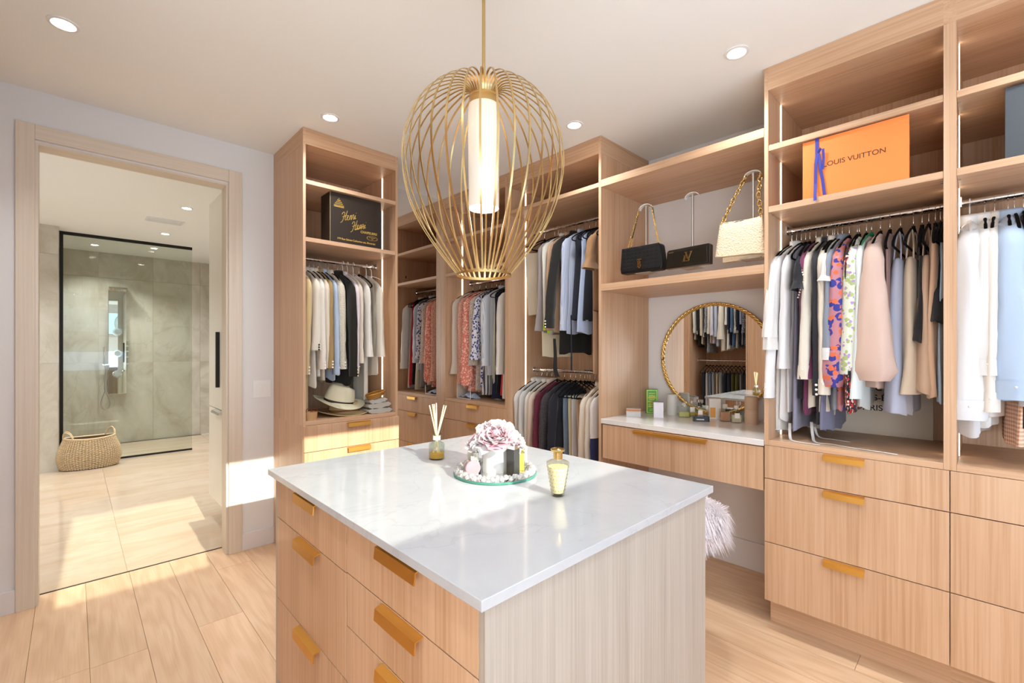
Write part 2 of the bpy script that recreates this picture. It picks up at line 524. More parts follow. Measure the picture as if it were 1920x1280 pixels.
def smoothpath(p, k=5):
    p = [Vector(q) for q in p]; out = []
    for i in range(len(p)-1):
        a, b, c, d = p[max(i-1, 0)], p[i], p[i+1], p[min(i+2, len(p)-1)]
        for j in range(k):
            u = j/k
            out.append(.5*((2*b)+(c-a)*u+(2*a-5*b+4*c-d)*u*u+(3*b-a-3*c+d)*u**3))
    out.append(p[-1]); return out
MB().tube(smoothpath(pts, 4), .008, 8).build('hose', STEEL, t, smooth=True)

# bathroom tall cabinet
t = thing('linen_cabinet', 'tall cream lacquered cabinet with black bar handle beside the bathroom door', 'cabinet', (1.1, 4.1, 0))
box(.82, 1.4, 3.60, 4.41, .16, 2.524).build('body', LACQ, t)
box(.89, 1.4, 3.60, 4.40, 0, .16).build('plinth', LACQ, t)
d = box(.80, .82, 3.60, 4.408, .888, 2.522).build('door', LACQ, t, bevel=.002)
MB().box(.775, .80, 4.035, 4.055, 1.055, 1.475).build('handle', BLACK, d)
d = box(.80, .82, 3.60, 4.408, .162, .882).build('drawer', LACQ, t, bevel=.002)
MB().prism([(.80, .882), (.772, .876), (.765, .858), (.80, .868)], 'y', 4.17, 3.90).build('handle', STEEL, d)

# ceiling vent
t = thing('ceiling_vent', 'white slotted vent grille in the bathroom ceiling', 'vent', (.69, 6.03, 2.69))
box(.54, .86, 5.93, 6.13, 2.692, 2.7).build('frame', WPLAS, t)
for i in range(7):
    box(.555, .845, 5.95+i*.024, 5.962+i*.024, 2.687, 2.692).build('slat', WPLAS, t)

# wicker basket
def basket():
    t = thing('wicker_basket', 'oval woven wicker basket with two loop handles on the marble floor', 'basket', (.135, 7.1, 0))
    wk = plain('pale_wicker', '#dcc39d', .7)
    nz, na = 26, 60
    def R(z):
        u = z/.36
        return .93+.13*math.sin(u*PI*1.3)
    a_, b_ = .255, .16
    m = MB()
    def top(a): return .335+.014*math.cos(a)**2
    # inner lining shell, slightly inside the weave
    def f(u, v):
        a = u*2*PI; z = .01+v*(top(a)-.012)
        return (.135+(a_*R(z)-.012)*math.cos(a), 7.1+(b_*R(z)-.012)*math.sin(a), z)
    m.grid(f, na, 10, True)
    m.add([f(i/na, 0) for i in range(na)], [tuple(range(na))])
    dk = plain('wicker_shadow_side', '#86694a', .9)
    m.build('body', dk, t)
    st = MB()
    for i in range(na):
        a = 2*PI*i/na
        pts = []
        for j in range(7):
            z = .005+j/6*(top(a)-.01)
            pts.append((.135+a_*R(z)*math.cos(a), 7.1+b_*R(z)*math.sin(a), z))
        st.tube(pts, .0045, 5)
    st.build('stake', wk, t, kind='stuff')
    wv = MB()
    for k in range(nz):
        v = (k+.5)/nz
        pts = []
        for i in range(na):
            a = 2*PI*i/na; z = .008+v*(top(a)-.016)
            o = .007*(1 if (i+k) % 2 else -1)
            pts.append((.135+(a_*R(z)+o)*math.cos(a), 7.1+(b_*R(z)+o)*math.sin(a), z))
        wv.tube(pts, .0042, 5, closed=True)
    wv.build('weave', wk, t, kind='stuff', smooth=True)
    MB().tube([(.135+a_*R(top(a))*math.cos(a), 7.1+b_*R(top(a))*math.sin(a), top(a)) for a in [2*PI*i/na for i in range(na)]], .010, 6, closed=True).build('rim', wk, t, smooth=True)
    for sgn in (-1, 1):
        for k in (0, 1):
            pts = []
            for i in range(13):
                u = i/12*PI
                ac = (PI+.45 if sgn < 0 else .45)+.42*math.cos(u)
                pts.append((.135+(a_*.86-.008*k)*math.cos(ac), 7.1+(b_*.86-.008*k)*math.sin(ac), .335+(.085+.012*k)*math.sin(u)))
            MB().tube(pts, .006, 6).build('handle', wk, t, smooth=True)
basket()

# ------------------------------------------------------------------ recessed lights
def downlight(x, y, label, group=None, energy=8, r=.05):
    t = thing('downlight', label, 'ceiling light', (x, y, 2.7), group=group)
    m = MB(True); m.lathe([(.052, 0), (.052, -.004), (.040, -.006), (.034, -.001)], 0, 0, 32)
    m.build('trim_ring', WPLAS, t, smooth='auto')
    MB(True).lathe([(.033, -.002), (.033, -.0045)], 0, 0, 24).build('lens', LENS, t)
    o = lamp('downlight_lamp', 'AREA', (x, y, 2.69), energy, WARM, shape='DISK', size=.12)
    o.data.spread = math.radians(115)
LBL = ['recessed ceiling light above the bathroom doorway', 'recessed ceiling light in front of the tall hat cabinet', 'recessed ceiling light in front of the vanity nook, farther one', 'recessed ceiling light nearest the orange box shelves']
for i, (x, y) in enumerate(ROOM_LAMPS):
    downlight(x, y, LBL[i] if i < 4 else ['recessed ceiling light over the left end of the island', 'recessed ceiling light behind the viewer, in the middle', 'recessed ceiling light over the far right wardrobe bay', 'recessed ceiling light behind the viewer, near the left wall'][i-4], None, ROOM_W)
for i, (x, y) in enumerate(BATH_LAMPS):
    downlight(x, y, ['recessed bathroom light in front of the ceiling vent', 'recessed bathroom light just behind the ceiling vent', 'recessed bathroom light inside the shower'][i] if i < 3 else ['recessed bathroom light nearest the doorway, hidden by the wall', 'recessed bathroom light before the short tiled wall, hidden', 'recessed bathroom light at the left of the shower'][i-3], None, BATH_W)

# ------------------------------------------------------------------ fitted cabinets
def handle_l(parent, x0, x1, ztop, y=0.0, out=.022, drop=.03):
    m = MB(True)
    m.prism([(y+.004, ztop+.001), (y-out, ztop-.006), (y-out-.002, ztop-drop), (y-out+.0015, ztop-drop), (y-out+.003, ztop-.009), (y+.004, ztop-.002)], 'x', x0, x1)
    return m.build('handle', BRASS, parent)

def cabinet(name, label, loc, rot, W, shelves, drawers, hz=None, D=.585, t=.018, top=True, rods=(), base=.91, lip=0.0, led=(1, 1), soffit=2.6, hx=None, cat='cabinet', hl=.145, kick=True, left=True, right=True):
    """A floor to ceiling open cabinet in its own frame: x along its width, y into its depth."""
    T = thing(name, label, cat, loc, rot)
    zb = base
    B = lambda *a: MB(True).box(*a)
    dz = drawers[0][1] if drawers else .138
    for a_, b_ in ((0, t), (W-t, W)):
        m = B(a_, b_, 0, D, dz if drawers else .0, soffit)
        m.build('side_panel', WV, T, bevel=.0008)
        B(a_, b_, 0.0003, D, soffit+.0003, 2.699).build('top_rail', WD, T)
        if drawers: B(a_, b_, 0 if lip else .0215, D, 0 if lip else .138, dz).build('side_panel', WV, T)
    B(t, W-t, D-.012, D, .14, 2.699).build('back_panel', WV, T)
    if top:
        B(t, W-t, 0, .02, soffit, 2.699).build('fascia', WH, T)
        B(t, W-t, .02, D-.012, soffit, soffit+.018).build('top_panel', WH, T)
    zs = []
    for (z0, z1) in shelves:
        B(t+.0005, W-t-.0005, .002, D-.012, z0, z1).build('shelf', WH, T, bevel=.0008)
        for sx in (t+.006, W-t-.006):
            MB(True).tube([(sx-.005, .05, z0-.004), (sx+.005, .05, z0-.004)], .003, 6).build('shelf_pin', CHROME, T)
        zs.append((z0, z1))
    if base:
        B(t+.0004, W-t-.0004, 0.0004, D-.012, base-.025, base).build('bottom_shelf', WH, T, bevel=.0008)
    if drawers:
        B(t+.001, W-t-.001, .026, D-.02, .14, drawers[0][1]-.003).build('carcass', GAP, T)
        for (z0, z1) in drawers:
            d = B(.0015, W-.0015, -lip, -lip+.02, z0+.0018, z1-.0018).build('drawer', WV, T, bevel=.0008)
            cx = W/2 if hx is None else hx
            handle_l(d, cx-hl/2, cx+hl/2, z1-.003, -lip)
        if kick: B(0, W, .093, .11, 0, .138).build('toe_kick', WH, T)
    # light strips in the side panels, cut by the shelves
    seg = []
    marks = sorted([zb]+[v for s in zs for v in s]+[soffit])
    for a, b in zip(marks[0::2], marks[1::2]):
        seg.append((a+.004, b-.004))
    for a, b in seg:
        if led[0]: B(t, t+.003, .185, .195, a, b).build('led_strip', LED, T)
        if led[1]: B(W-t-.003, W-t, .185, .195, a, b).build('led_strip', LED, T)
    for (z, y) in rods:
        r = MB(True).tube([(t+.001, y, z), (W-t-.001, y, z)], .0125, 14).build('hanging_rail', CHROME, T, smooth='auto')
        for sx in (t, W-t-.006):
            MB(True).box(sx, sx+.006, y-.018, y+.018, z-.018, z+.024).build('rail_bracket', CHROME, r)
    return T

R90 = PI/2
TOW = (1.008, 2.89)
cabinet('wardrobe', 'tall oak wardrobe unit beside the doorway holding jackets, hats and a black box', (TOW[0], TOW[1], 0), 0, .645,
        [(2.36, 2.385), (2.007, 2.033)], [(.715, .877), (.425, .715), (.138, .425)], D=.564, t=.017, rods=[(1.955, .29)], base=.902, lip=.018, led=(0, 1), hx=.348, hl=.155)
DR = [(.725, .885), (.42, .725), (.138, .42)]
F1 = cabinet('wardrobe', 'oak wardrobe bay next to the corner mirror holding floral blouses', (XF, 3.395, 0), -R90, .822,
        [(2.30, 2.325), (1.995, 2.02)], DR, rods=[(1.955, .29)], led=(1, 0), hx=.42)
cabinet('wardrobe', 'oak wardrobe bay with two rails of clothes behind the island', (XF, 2.573, 0), -R90, .873,
        [(2.377, 2.405)], [], rods=[(2.28, .29), (1.18, .29)], led=(1, 0), base=.138, soffit=2.588)
F3 = cabinet('wardrobe', 'oak wardrobe bay holding the orange box above blouses', (XF, .752, 0), -R90, .649,
        [(2.298, 2.325), (2.003, 2.031)], DR, rods=[(1.96, .29)], led=(1, 1), hx=.317, soffit=2.59)
F4 = cabinet('wardrobe', 'oak wardrobe bay at the right edge holding white shirts and a grey box', (XF, .103, 0), -R90, .85,
        [(2.298, 2.325), (2.003, 2.031)], DR, rods=[(1.96, .29)], led=(1, 1), hx=.56, soffit=2.59)
box(XF, 2.98, 3.396, 3.449, 0, 2.699).build('filler_panel', WV, label='narrow oak filler panel between the corner mirror and first bay', cat='panel')

# vanity nook: desk, shelves and mirror between two wardrobe bays
Y0v, Y1v = .7525, 1.6995
t = thing('floating_drawer', 'floating oak desk drawer with one long brass pull under white top', 'drawer unit', (XF, 1.226, .66))
box(XF+.02, 2.96, Y0v+.02, Y1v-.02, .70, .876).build('carcass', WH, t)
d = box(XF, XF+.02, Y0v+.004, Y1v-.012, .662, .872).build('drawer', WV, t, bevel=.0008)
m = MB(); m.prism([(XF+.004, .869), (XF-.022, .863), (XF-.024, .846), (XF-.0205, .846), (XF-.019, .860), (XF+.004, .866)], 'y', 1.025, 1.459)
m.build('handle', BRASS, d)
box(XF-.004, 3.0, Y0v+.001, Y1v-.001, .878, .907).build('countertop', QUARTZV, bevel=.0015, label='white stone vanity top carrying perfume bottles under round mirror', cat='countertop')
for z0, z1, lb in ((2.372, 2.416, 'thick oak shelf high above the handbags'), (1.714, 1.757, 'thick oak shelf carrying the three handbags')):
    o = box(0, .946, 0, .588, 0, z1-z0, local=True).build('display_shelf', WH, bevel=.0008, label=lb, cat='shelf')
    o.location = (XF, Y1v-.0005, z0); o.rotation_euler = (0, 0, -R90)

# corner mirror on the door wall
box(1.655, 2.409, YD-.006, YD-.001, .0, 2.699).build('wall_mirror', MIRROR, label='full height mirror panel in the corner between wardrobes', cat='mirror')

# opposite run, seen in the round mirror
cabinet('wardrobe', 'oak wardrobe bay with shirts over trousers reflected in the round mirror', (-.41, 2.19, 0), R90, .80,
        [(2.377, 2.405)], [], rods=[(2.28, .29), (1.18, .29)], led=(0, 0), base=.138, soffit=2.588)
def closed(name, label, y, W, doors, zsplit):
    T = thing(name, label, 'cabinet', (-.41, y, 0), R90)
    B = lambda *a: MB(True).box(*a)
    B(0, W, .02, .585, 0, 2.699).build('body', WV, T)
    n = doors
    for i in range(n):
        B(i*W/n+.001, (i+1)*W/n-.001, 0, .02, zsplit+.002, 2.69).build('door', WV, T)
        B(i*W/n+.001, (i+1)*W/n-.001, 0, .02, .10, zsplit-.002).build('drawer', WV, T)
closed('closed_wardrobe', 'closed oak wardrobe door in the round mirror, left of reflected shirts', 2.991, .46, 1, .865)
closed('closed_wardrobe', 'closed pale oak wardrobe doors in the round mirror, right of reflected shirts', .90, 1.288, 2, .12)

# ------------------------------------------------------------------ island
IX0, IX1, IY0, IY1 = .558, 1.522, .655, 1.885
T = thing('island', 'oak drawer island with brass pulls in the middle of the room', 'island', (1.04, 1.27, 0))
WG = WV
box(IX0+.022, IX1-.019, IY0+.019, IY1-.0185, .10, .866).build('carcass', GAP, T)
box(IX0, IX1, IY0, IY0+.018, .0, .868).build('end_panel', WV_COOL, T, bevel=.0008)
box(IX0, IX1, IY1-.018, IY1, .0, .868).build('end_panel', WV_COOL, T, bevel=.0008)
box(IX1-.018, IX1, IY0+.018, IY1-.018, 0, .868).build('back_panel', WV, T)
box(IX0+.05, IX0+.066, IY0+.018, IY1-.018, 0, .10).build('toe_kick', WH, T)
T2 = MB
for (ya, yb, rows, hy) in ((1.2615, 1.867, (.868, .712, .408, .10), 1.54), (.6735, 1.2585, (.868, .716, .566, .408, .10), .957)):
    for z1, z0 in zip(rows, rows[1:]):
        d = box(IX0, IX0+.02, ya+.001, yb-.001, z0+.0015, z1-.0015).build('drawer', WV, T, bevel=.0008)
        m = MB(); m.prism([(IX0+.004, z1-.002), (IX0-.022, z1-.008), (IX0-.025, z1-.036), (IX0-.0215, z1-.036), (IX0-.019, z1-.011), (IX0+.004, z1-.005)], 'y', hy-.092, hy+.092)
        m.build('handle', BRASS, d)
box(.535, 1.545, .638, 1.905, .868, .89).build('stone_counter', QUARTZ, bevel=.0015, label='glossy white stone top of the island', cat='countertop')

# ------------------------------------------------------------------ pendant
PX, PY = 1.06, 1.252
t = thing('pendant_lamp', 'brass cage pendant lamp with white glass tube hanging over the island', 'pendant lamp', (PX, PY, 1.61))
ctrl = [(.040, 2.222), (.047, 2.262), (.066, 2.284), (.092, 2.287), (.128, 2.275), (.168, 2.255), (.204, 2.228), (.236, 2.190), (.262, 2.140), (.280, 2.080), (.286, 2.010), (.278, 1.935), (.258, 1.860), (.228, 1.795), (.190, 1.735), (.150, 1.680), (.115, 1.637), (.0965, 1.614)]
prof = [(p.x, p.z) for p in smoothpath([(a, 0, b) for a, b in ctrl], 2)]
NR = 34
rib = MB(True)
vs = []; hw, ht = .0032, .0012
for i, (r, z) in enumerate(prof):
    a = Vector((prof[min(i+1, len(prof)-1)][0]-prof[max(i-1, 0)][0], 0, prof[min(i+1, len(prof)-1)][1]-prof[max(i-1, 0)][1])).normalized()
    nx, nz = -a.z, a.x
    for (s1, s2) in ((-1, -1), (1, -1), (1, 1), (-1, 1)):
        vs.append((r+nx*ht*s2, hw*s1, z-1.61+nz*ht*s2))
fs = [(i*4+k, i*4+(k+1) % 4, i*4+4+(k+1) % 4, i*4+4+k) for i in range(len(prof)-1) for k in range(4)]
rib.add(vs, fs)
rd = rib.data('rib', PGOLD, 'auto')
for i in range(NR):
    o = link('rib', rd, t); o.rotation_euler = (0, 0, 2*PI*(i+.5)/NR)
m = MB(True); m.lathe([(.0955, -.002), (.0985, -.002), (.0985, .008), (.0955, .008), (.0955, -.002)], n=48, caps=False)
m.build('bottom_ring', PGOLD, t, smooth='auto')
m = MB(True)
m.lathe([(.0, .640), (.052, .640), (.052, .634), (.0505, .633), (.052, .630), (.052, .606), (.0, .606)], n=40, caps=False)
m.build('cap', PGOLD, t, smooth='auto')
MB(True).tube([(0, 0, .64), (0, 0, 1.089)], .0062, 12).build('rod', PGOLD, t, smooth='auto')
MB(True).lathe([(.0, 1.089), (.06, 1.089), (.06, 1.075), (.055, 1.068), (0, 1.068)], n=32).build('ceiling_rose', PGOLD, t)
m_, n_, l_, b_ = newmat('opal_glass_lit')
b_.inputs['Base Color'].default_value = (.6, .58, .55, 1); b_.inputs['Roughness'].default_value = .25
tc, _ = coords(n_, l_, (1, 1, 1), 'Generated')
sp = n_.new('ShaderNodeSeparateXYZ'); l_.new(tc, sp.inputs[0])
col = ramp(n_, l_, sp.outputs[2], [(0, '#cfc7be'), (.35, '#d9d0c6'), (.62, '#f3dfc4'), (.78, '#ffedce'), (1, '#e8cfae')])
l_.new(col, b_.inputs['Emission Color']); b_.inputs['Emission Strength'].default_value = .42
OPAL = m_
m = MB(True)
m.lathe([(.0535, .606), (.0555, .58), (.0560, .5), (.0545, .38), (.0535, .30), (.0545, .24), (.052, .238), (.051, .30), (.052, .5), (.051, .60)], n=40, caps=False)
m.build('glass_shade', OPAL, t, smooth=True)
MB(True).lathe([(.0, .262), (.0515, .262), (.0515, .258), (0, .258)], n=32).build('diffuser', OPAL, t)
lamp('pendant_bulb', 'POINT', (PX, PY, 1.80), 8, (1, .94, .87), shadow_soft_size=.05)

# ------------------------------------------------------------------ small makers
RT = Vector((.7218, -.6921, 0)); FW = Vector((.6921, .7218, 0))
def textobj(s, size, mat, parent, pos, face='x', align='CENTER', shear=0, tilt=0, name='lettering', space=1.0, ext=.0004, bold=0):
    c = bpy.data.curves.new(name, 'FONT')
    c.body = s; c.size = size; c.align_x = align; c.align_y = 'CENTER'; c.shear = shear; c.extrude = ext; c.space_character = space; c.offset = bold
    c.materials.append(mat)
    o = bpy.data.objects.new(name, c); C.objects.link(o)
    o.parent = parent
    bpy.context.view_layer.update()
    me = bpy.data.meshes.new_from_object(o.evaluated_get(bpy.context.evaluated_depsgraph_get()))
    bpy.data.objects.remove(o)
    o = bpy.data.objects.new(name, me); C.objects.link(o)
    o.parent = parent
    if face == 'x': M = Matrix(((0, 0, -1), (-1, 0, 0), (0, 1, 0)))
    elif face == 'y': M = Matrix(((1, 0, 0), (0, 0, -1), (0, 1, 0)))
    M = M.to_4x4() @ Matrix.Rotation(tilt, 4, 'Z')
    M.translation = Vector(pos)-parent.location
    o.matrix_local = M
    return o

def rrect(hx, hy, r, n=4):
    out = []
    for cx, cy, a in ((hx-r, hy-r, 0), (-hx+r, hy-r, PI/2), (-hx+r, -hy+r, PI), (hx-r, -hy+r, 1.5*PI)):
        for i in range(n+1):
            q = a+PI/2*i/n
            out.append((cx+r*math.cos(q), cy+r*math.sin(q)))
    return out

def turn(pts, ang, cx, cy):
    return [(cx+x*math.cos(ang)-y*math.sin(ang), cy+x*math.sin(ang)+y*math.cos(ang)) for x, y in pts]

def liquid(name, col):
    return plain(name, col, .08, trans=.35, ior=1.2)

# ------------------------------------------------------------------ on the island
IZ = .89
TCx, TCy = 1.12, 1.258
t = thing('mirrored_tray', 'round mirrored tray with crystal beads along its rim on the island', 'tray', (TCx, TCy, IZ))
GEDGE = plain('green_glass_edge', '#4f9f8d', .1, trans=.3)
MB().lathe([(.148, IZ), (.152, IZ+.002), (.152, IZ+.008), (.0, IZ+.008)], TCx, TCy, 64).build('glass_base', GEDGE, t, smooth='auto')
MB().lathe([(.0, IZ+.0082), (.149, IZ+.0082), (.149, IZ+.0092), (0, IZ+.0092)], TCx, TCy, 64).build('mirror_plate', MIRROR, t)
CRY = plain('crystal', '#ffffff', .02, trans=.75, ior=1.6)
cb = MB(True); cb.ball((0, 0, 0), .0095, 6, 4); cd = cb.data('crystal', CRY)
for i in range(56):
    a = 2*PI*i/56
    for rr_, zz in ((.143, .017), (.131, .0175)) if i % 2 else ((.137, .022),):
        o = link('crystal', cd, t, (rr_*math.cos(a), rr_*math.sin(a), zz)); o.rotation_euler = (rnd.random()*3, rnd.random()*3, rnd.random()*3)
TZ = IZ+.0094
def tpos(dx, dep): return Vector((TCx, TCy, 0))+RT*dx+FW*dep
t = thing('vase', 'white and silver cylinder pot holding the blush peonies on the tray', 'vase', (TCx, TCy, TZ))
CER = plain('white_ceramic', '#d2d2d1', .12)
MB().lathe([(.0, TZ), (.0465, TZ), (.0475, TZ+.004), (.0475, TZ+.094), (.045, TZ+.096), (.043, TZ+.094), (.043, TZ+.08), (0, TZ+.08)], TCx, TCy, 40).build('pot', CER, t, smooth='auto')
m = MB()
for i in range(8):
    a0 = -.95+i*.075-PI/4+PI*1.0; a1 = a0+.075
    a0 -= .0; r = .0479
    m.add([(TCx+r*math.cos(a0), TCy+r*math.sin(a0), TZ+.004), (TCx+r*math.cos(a1), TCy+r*math.sin(a1), TZ+.004), (TCx+r*math.cos(a1), TCy+r*math.sin(a1), TZ+.093), (TCx+r*math.cos(a0), TCy+r*math.sin(a0), TZ+.093)], [(0, 1, 2, 3)])
m.build('silver_panel', plain('silver_blue_foil', '#b7c4d2', .2, .7), t)  # pale blue reflection on the pot put into the panel colour
PET = {}
def petal_mesh(name, mat, w_, h_, curl, cup, seed):
    q = random.Random(seed); a1, a2 = q.random()*6, q.random()*6
    m = MB(True); nu, nv = 7, 6
    def f(u, v):
        x = (u-.5)*2
        wid = w_*(.35+.85*math.sin(min(v*1.25, 1)*PI*.5))*(1-.35*max(0, v-.75)*2)
        z = v*h_
        y = curl*v*v-cup*(x*x)*v+.006*math.sin(9*u+a1)*v*v
        z += .006*math.sin(11*u+a2)*v*v-.010*abs(x)**2*v
        return (x*wid*.5, -y, z)
    m.grid(f, nu, nv)
    return m.data(name, mat, True)
PINKS = [plain('blush_petal', '#dcc6cc', .6, spec=.2), plain('white_petal', '#dcd4d6', .6, spec=.2), plain('rose_petal', '#cfa7b3', .6, spec=.2)]
PM = {}
for k in range(3):
    for s_ in range(3):
        PM[k, s_] = petal_mesh('petal', PINKS[k], .062, .050, .012, .014, k*10+s_)
def peony(c, tilt, az, size, label, seed):
    q = random.Random(seed)
    t = thing('peony', label, 'flower', c, group='blush peonies in the pot')
    t.rotation_euler = (0, 0, 0)
    R = Matrix.Rotation(az, 4, 'Z') @ Matrix.Rotation(tilt, 4, 'Y')
    ball = MB(True); ball.ball((0, 0, .022), .018, 12, 8)
    o = ball.build('flower_core', PINKS[2], t, smooth=True); o.matrix_local = R @ Matrix.Scale(size, 4)
    rings = [(5, .006, .10, 2, .62), (7, .012, .30, 2, .74), (8, .016, .55, 0, .88), (9, .020, .85, 0, 1.0), (10, .024, 1.2, 1, 1.08), (9, .022, 1.6, 1, 1.08)]
    for n, r, lean, mk, sc in rings:
        for i in range(n):
            a = 2*PI*i/n+q.random()*.5
            ms = PM[mk if q.random() > .25 else (mk+1) % 3, q.randrange(3)]
            o = link('petal', ms, t)
            o.matrix_local = R @ Matrix.Scale(size, 4) @ Matrix.Rotation(a, 4, 'Z') @ Matrix.Translation((0, -r*.9, .004)) @ Matrix.Rotation(lean*.85+q.uniform(-.08, .08), 4, 'X') @ Matrix.Scale(sc*q.uniform(.92, 1.08), 4)
    st = MB(True); st.tube([(0, 0, .004), (0, 0, -.03)], .003, 6)
    o = st.build('stem', plain('stem_green', '#7f9468', .6), t); o.matrix_local = R
p = tpos(-.040, -.010); peony((p.x, p.y, 1.012), .60, math.atan2(-RT.y, -RT.x), .92, 'blush peony on the left side of the white pot', 1)
p = tpos(.004, -.022); peony((p.x, p.y, 1.020), .50, math.atan2(-FW.y, -FW.x)+.1, 1.06, 'largest blush peony facing forward in the middle of the pot', 2)
p = tpos(.046, .0); peony((p.x, p.y, 1.010), .65, math.atan2(RT.y, RT.x)-.3, .92, 'white-pink peony on the right side of the pot', 3)
p = tpos(.0, .022); peony((p.x, p.y, 1.036), .25, math.atan2(FW.y, FW.x), .88, 'pale peony at the back top of the bunch', 4)

def bottle(name, label, c, hx, hy, h, ang, liq=None, lh=.5, cap=None, capr=.009, caph=.018, r=.004, cat='perfume bottle', gl=GLASS, lab=None, neck=True):
    t = thing(name, label, cat, c)
    z = c[2]
    P = lambda s, a, b: MB().prism(turn(rrect(hx*s, hy*s, r), ang, c[0], c[1]), 'z', a, b)
    P(1, z, z+h).build('bottle_body', gl, t, bevel=.001)
    if liq: P(.86, z+.004, z+h*lh).build('perfume', liq, t)
    if neck: MB().lathe([(.006, z+h), (.006, z+h+.006)], c[0], c[1], 14).build('collar', STEEL, t)
    if cap: MB().lathe([(capr, z+h+.005), (capr, z+h+.005+caph)], c[0], c[1], 18).build('cap', cap, t, smooth='auto', bevel=.001)
    if lab:
        m = MB(); d = Vector((math.cos(ang-PI/2), math.sin(ang-PI/2), 0)); e = Vector((math.cos(ang), math.sin(ang), 0))
        o = Vector(c)+d*(hy+.0006)
        m.add([o-e*hx*.5+Vector((0, 0, h*.35)), o+e*hx*.5+Vector((0, 0, h*.35)), o+e*hx*.5+Vector((0, 0, h*.75)), o-e*hx*.5+Vector((0, 0, h*.75))], [(0, 1, 2, 3)])
        m.build('paper_label', lab, t)
    return t
ANG = -.7644
LBLW = plain('label_paper', '#f0eeea', .6)
SILC = plain('pewter_cap', '#8a857d', .3, .8)
YEL = liquid('yellow_scent', '#f2dc8a'); AMB = liquid('amber_scent', '#e59a3c'); GRN = liquid('green_yellow_scent', '#e3dc96'); ROSE = liquid('rose_amber_scent', '#dba588'); CLR = liquid('pale_scent', '#f3ecd4')
CLEARB = plain('pale_bottle_glass', '#f3f1ea', .05, trans=.55, ior=1.4)
p = tpos(-.088, .045); bottle('perfume_bottle', 'tall pale square perfume bottle with pewter cap at left of the pot', (p.x, p.y, TZ), .017, .012, .082, ANG, CLR, .7, SILC, .009, .020, gl=CLEARB)
p = tpos(-.070, -.005); bottle('perfume_bottle', 'slim clear perfume bottle between the pot and round pink bottle', (p.x, p.y, TZ), .010, .010, .070, ANG, CLR, .5, CLEARB, .008, .014, gl=CLEARB)
p = tpos(-.078, -.062)
t = thing('perfume_bottle', 'round pink disc perfume bottle with silver rim on the mirrored tray', 'perfume bottle', (p.x, p.y, TZ))
PKG = plain('pink_bottle_glass', '#b8979f', .08, trans=.2)
def disc(cx, cy, cz_, r, th, ang, n=28):
    e = Vector((math.cos(ang), math.sin(ang), 0)); d = Vector((-math.sin(ang), math.cos(ang), 0)); m = MB()
    vs = []
    for s_, q in ((-1, .9), (-1.0, 1), (1.0, 1), (1, .9)):
        off = th if abs(q-1) > .01 else th*.8
        for i in range(n):
            a = 2*PI*i/n
            vs.append(Vector((cx, cy, cz_))+e*(r*q*math.cos(a))+Vector((0, 0, r*q*math.sin(a)))+d*(s_*off))
    fs = [(j*n+i, j*n+(i+1) % n, (j+1)*n+(i+1) % n, (j+1)*n+i) for j in range(3) for i in range(n)]+[tuple(range(n)), tuple(3*n+i for i in range(n))]
    return m.add(vs, fs)
disc(p.x, p.y, TZ+.0275, .0272, .011, ANG+.35).build('bottle_body', PKG, t, smooth='auto')
disc(p.x+.006, p.y+.008, TZ+.0275, .0275, .006, ANG+.35).build('silver_rim', CHROME, t, smooth='auto')
MB().lathe([(.007, TZ+.054), (.007, TZ+.068)], p.x, p.y, 14).build('cap', CLEARB, t, smooth='auto')
p = tpos(.066, -.045)
t = thing('perfume_bottle', 'tall dark grey square bottle at right of the pot', 'perfume bottle', (p.x, p.y, TZ))
DKG = plain('smoked_glass', '#3a3a38', .06, spec=.8)
MB().prism(turn(rrect(.0175, .0175, .002), ANG-.6, p.x, p.y), 'z', TZ, TZ+.092).build('bottle_body', DKG, t, bevel=.001)
MB().prism(turn(rrect(.018, .018, .002), ANG-.6, p.x, p.y), 'z', TZ+.092, TZ+.104).build('cap', CHROME, t)
p = tpos(.096, .012); bottle('perfume_bottle', 'small yellow bottle behind the dark grey one', (p.x, p.y, TZ), .011, .011, .078, ANG, None, .5, BRASS, .008, .012, gl=plain('yellow_bottle', '#eccf5e', .15, trans=.3))

# tapered bottle with gold stopper
c = (1.092, .932)
t = thing('perfume_bottle', 'tapered frosted glass bottle with gold stopper nearest the viewer on the island', 'perfume bottle', (*c, IZ))
FRG = thin_glass('textured_bottle_glass', '#f0eee2')
MB().lathe([(.0, IZ), (.018, IZ), (.0205, IZ+.003), (.0245, IZ+.03), (.0360, IZ+.102), (.0360, IZ+.105), (.030, IZ+.108), (.014, IZ+.112), (.0135, IZ+.116), (0, IZ+.116)], *c, 32).build('bottle_body', FRG, t, smooth='auto')
MB().lathe([(.0, IZ+.010), (.017, IZ+.010), (.020, IZ+.03), (.031, IZ+.092), (0, IZ+.094)], *c, 28).build('crackled_filling', plain('cream_filling', '#eee6c4', .5), t, smooth='auto')
m = MB()
for i in range(7):
    for j in range(16):
        z = IZ+.02+i*.012; r = .0245+(z-IZ-.03)*.160-.0008; a = 2*PI*(j+.5*(i % 2))/16
        m.ball((c[0]+r*math.cos(a), c[1]+r*math.sin(a), z), .0022, 5, 3)
m.build('raised_dots', FRG, t, kind='stuff')
MB().lathe([(.0145, IZ+.116), (.0145, IZ+.136), (.0215, IZ+.140), (.0225, IZ+.146), (.012, IZ+.150), (0, IZ+.150)], *c, 28).build('stopper', GOLD, t, smooth='auto')

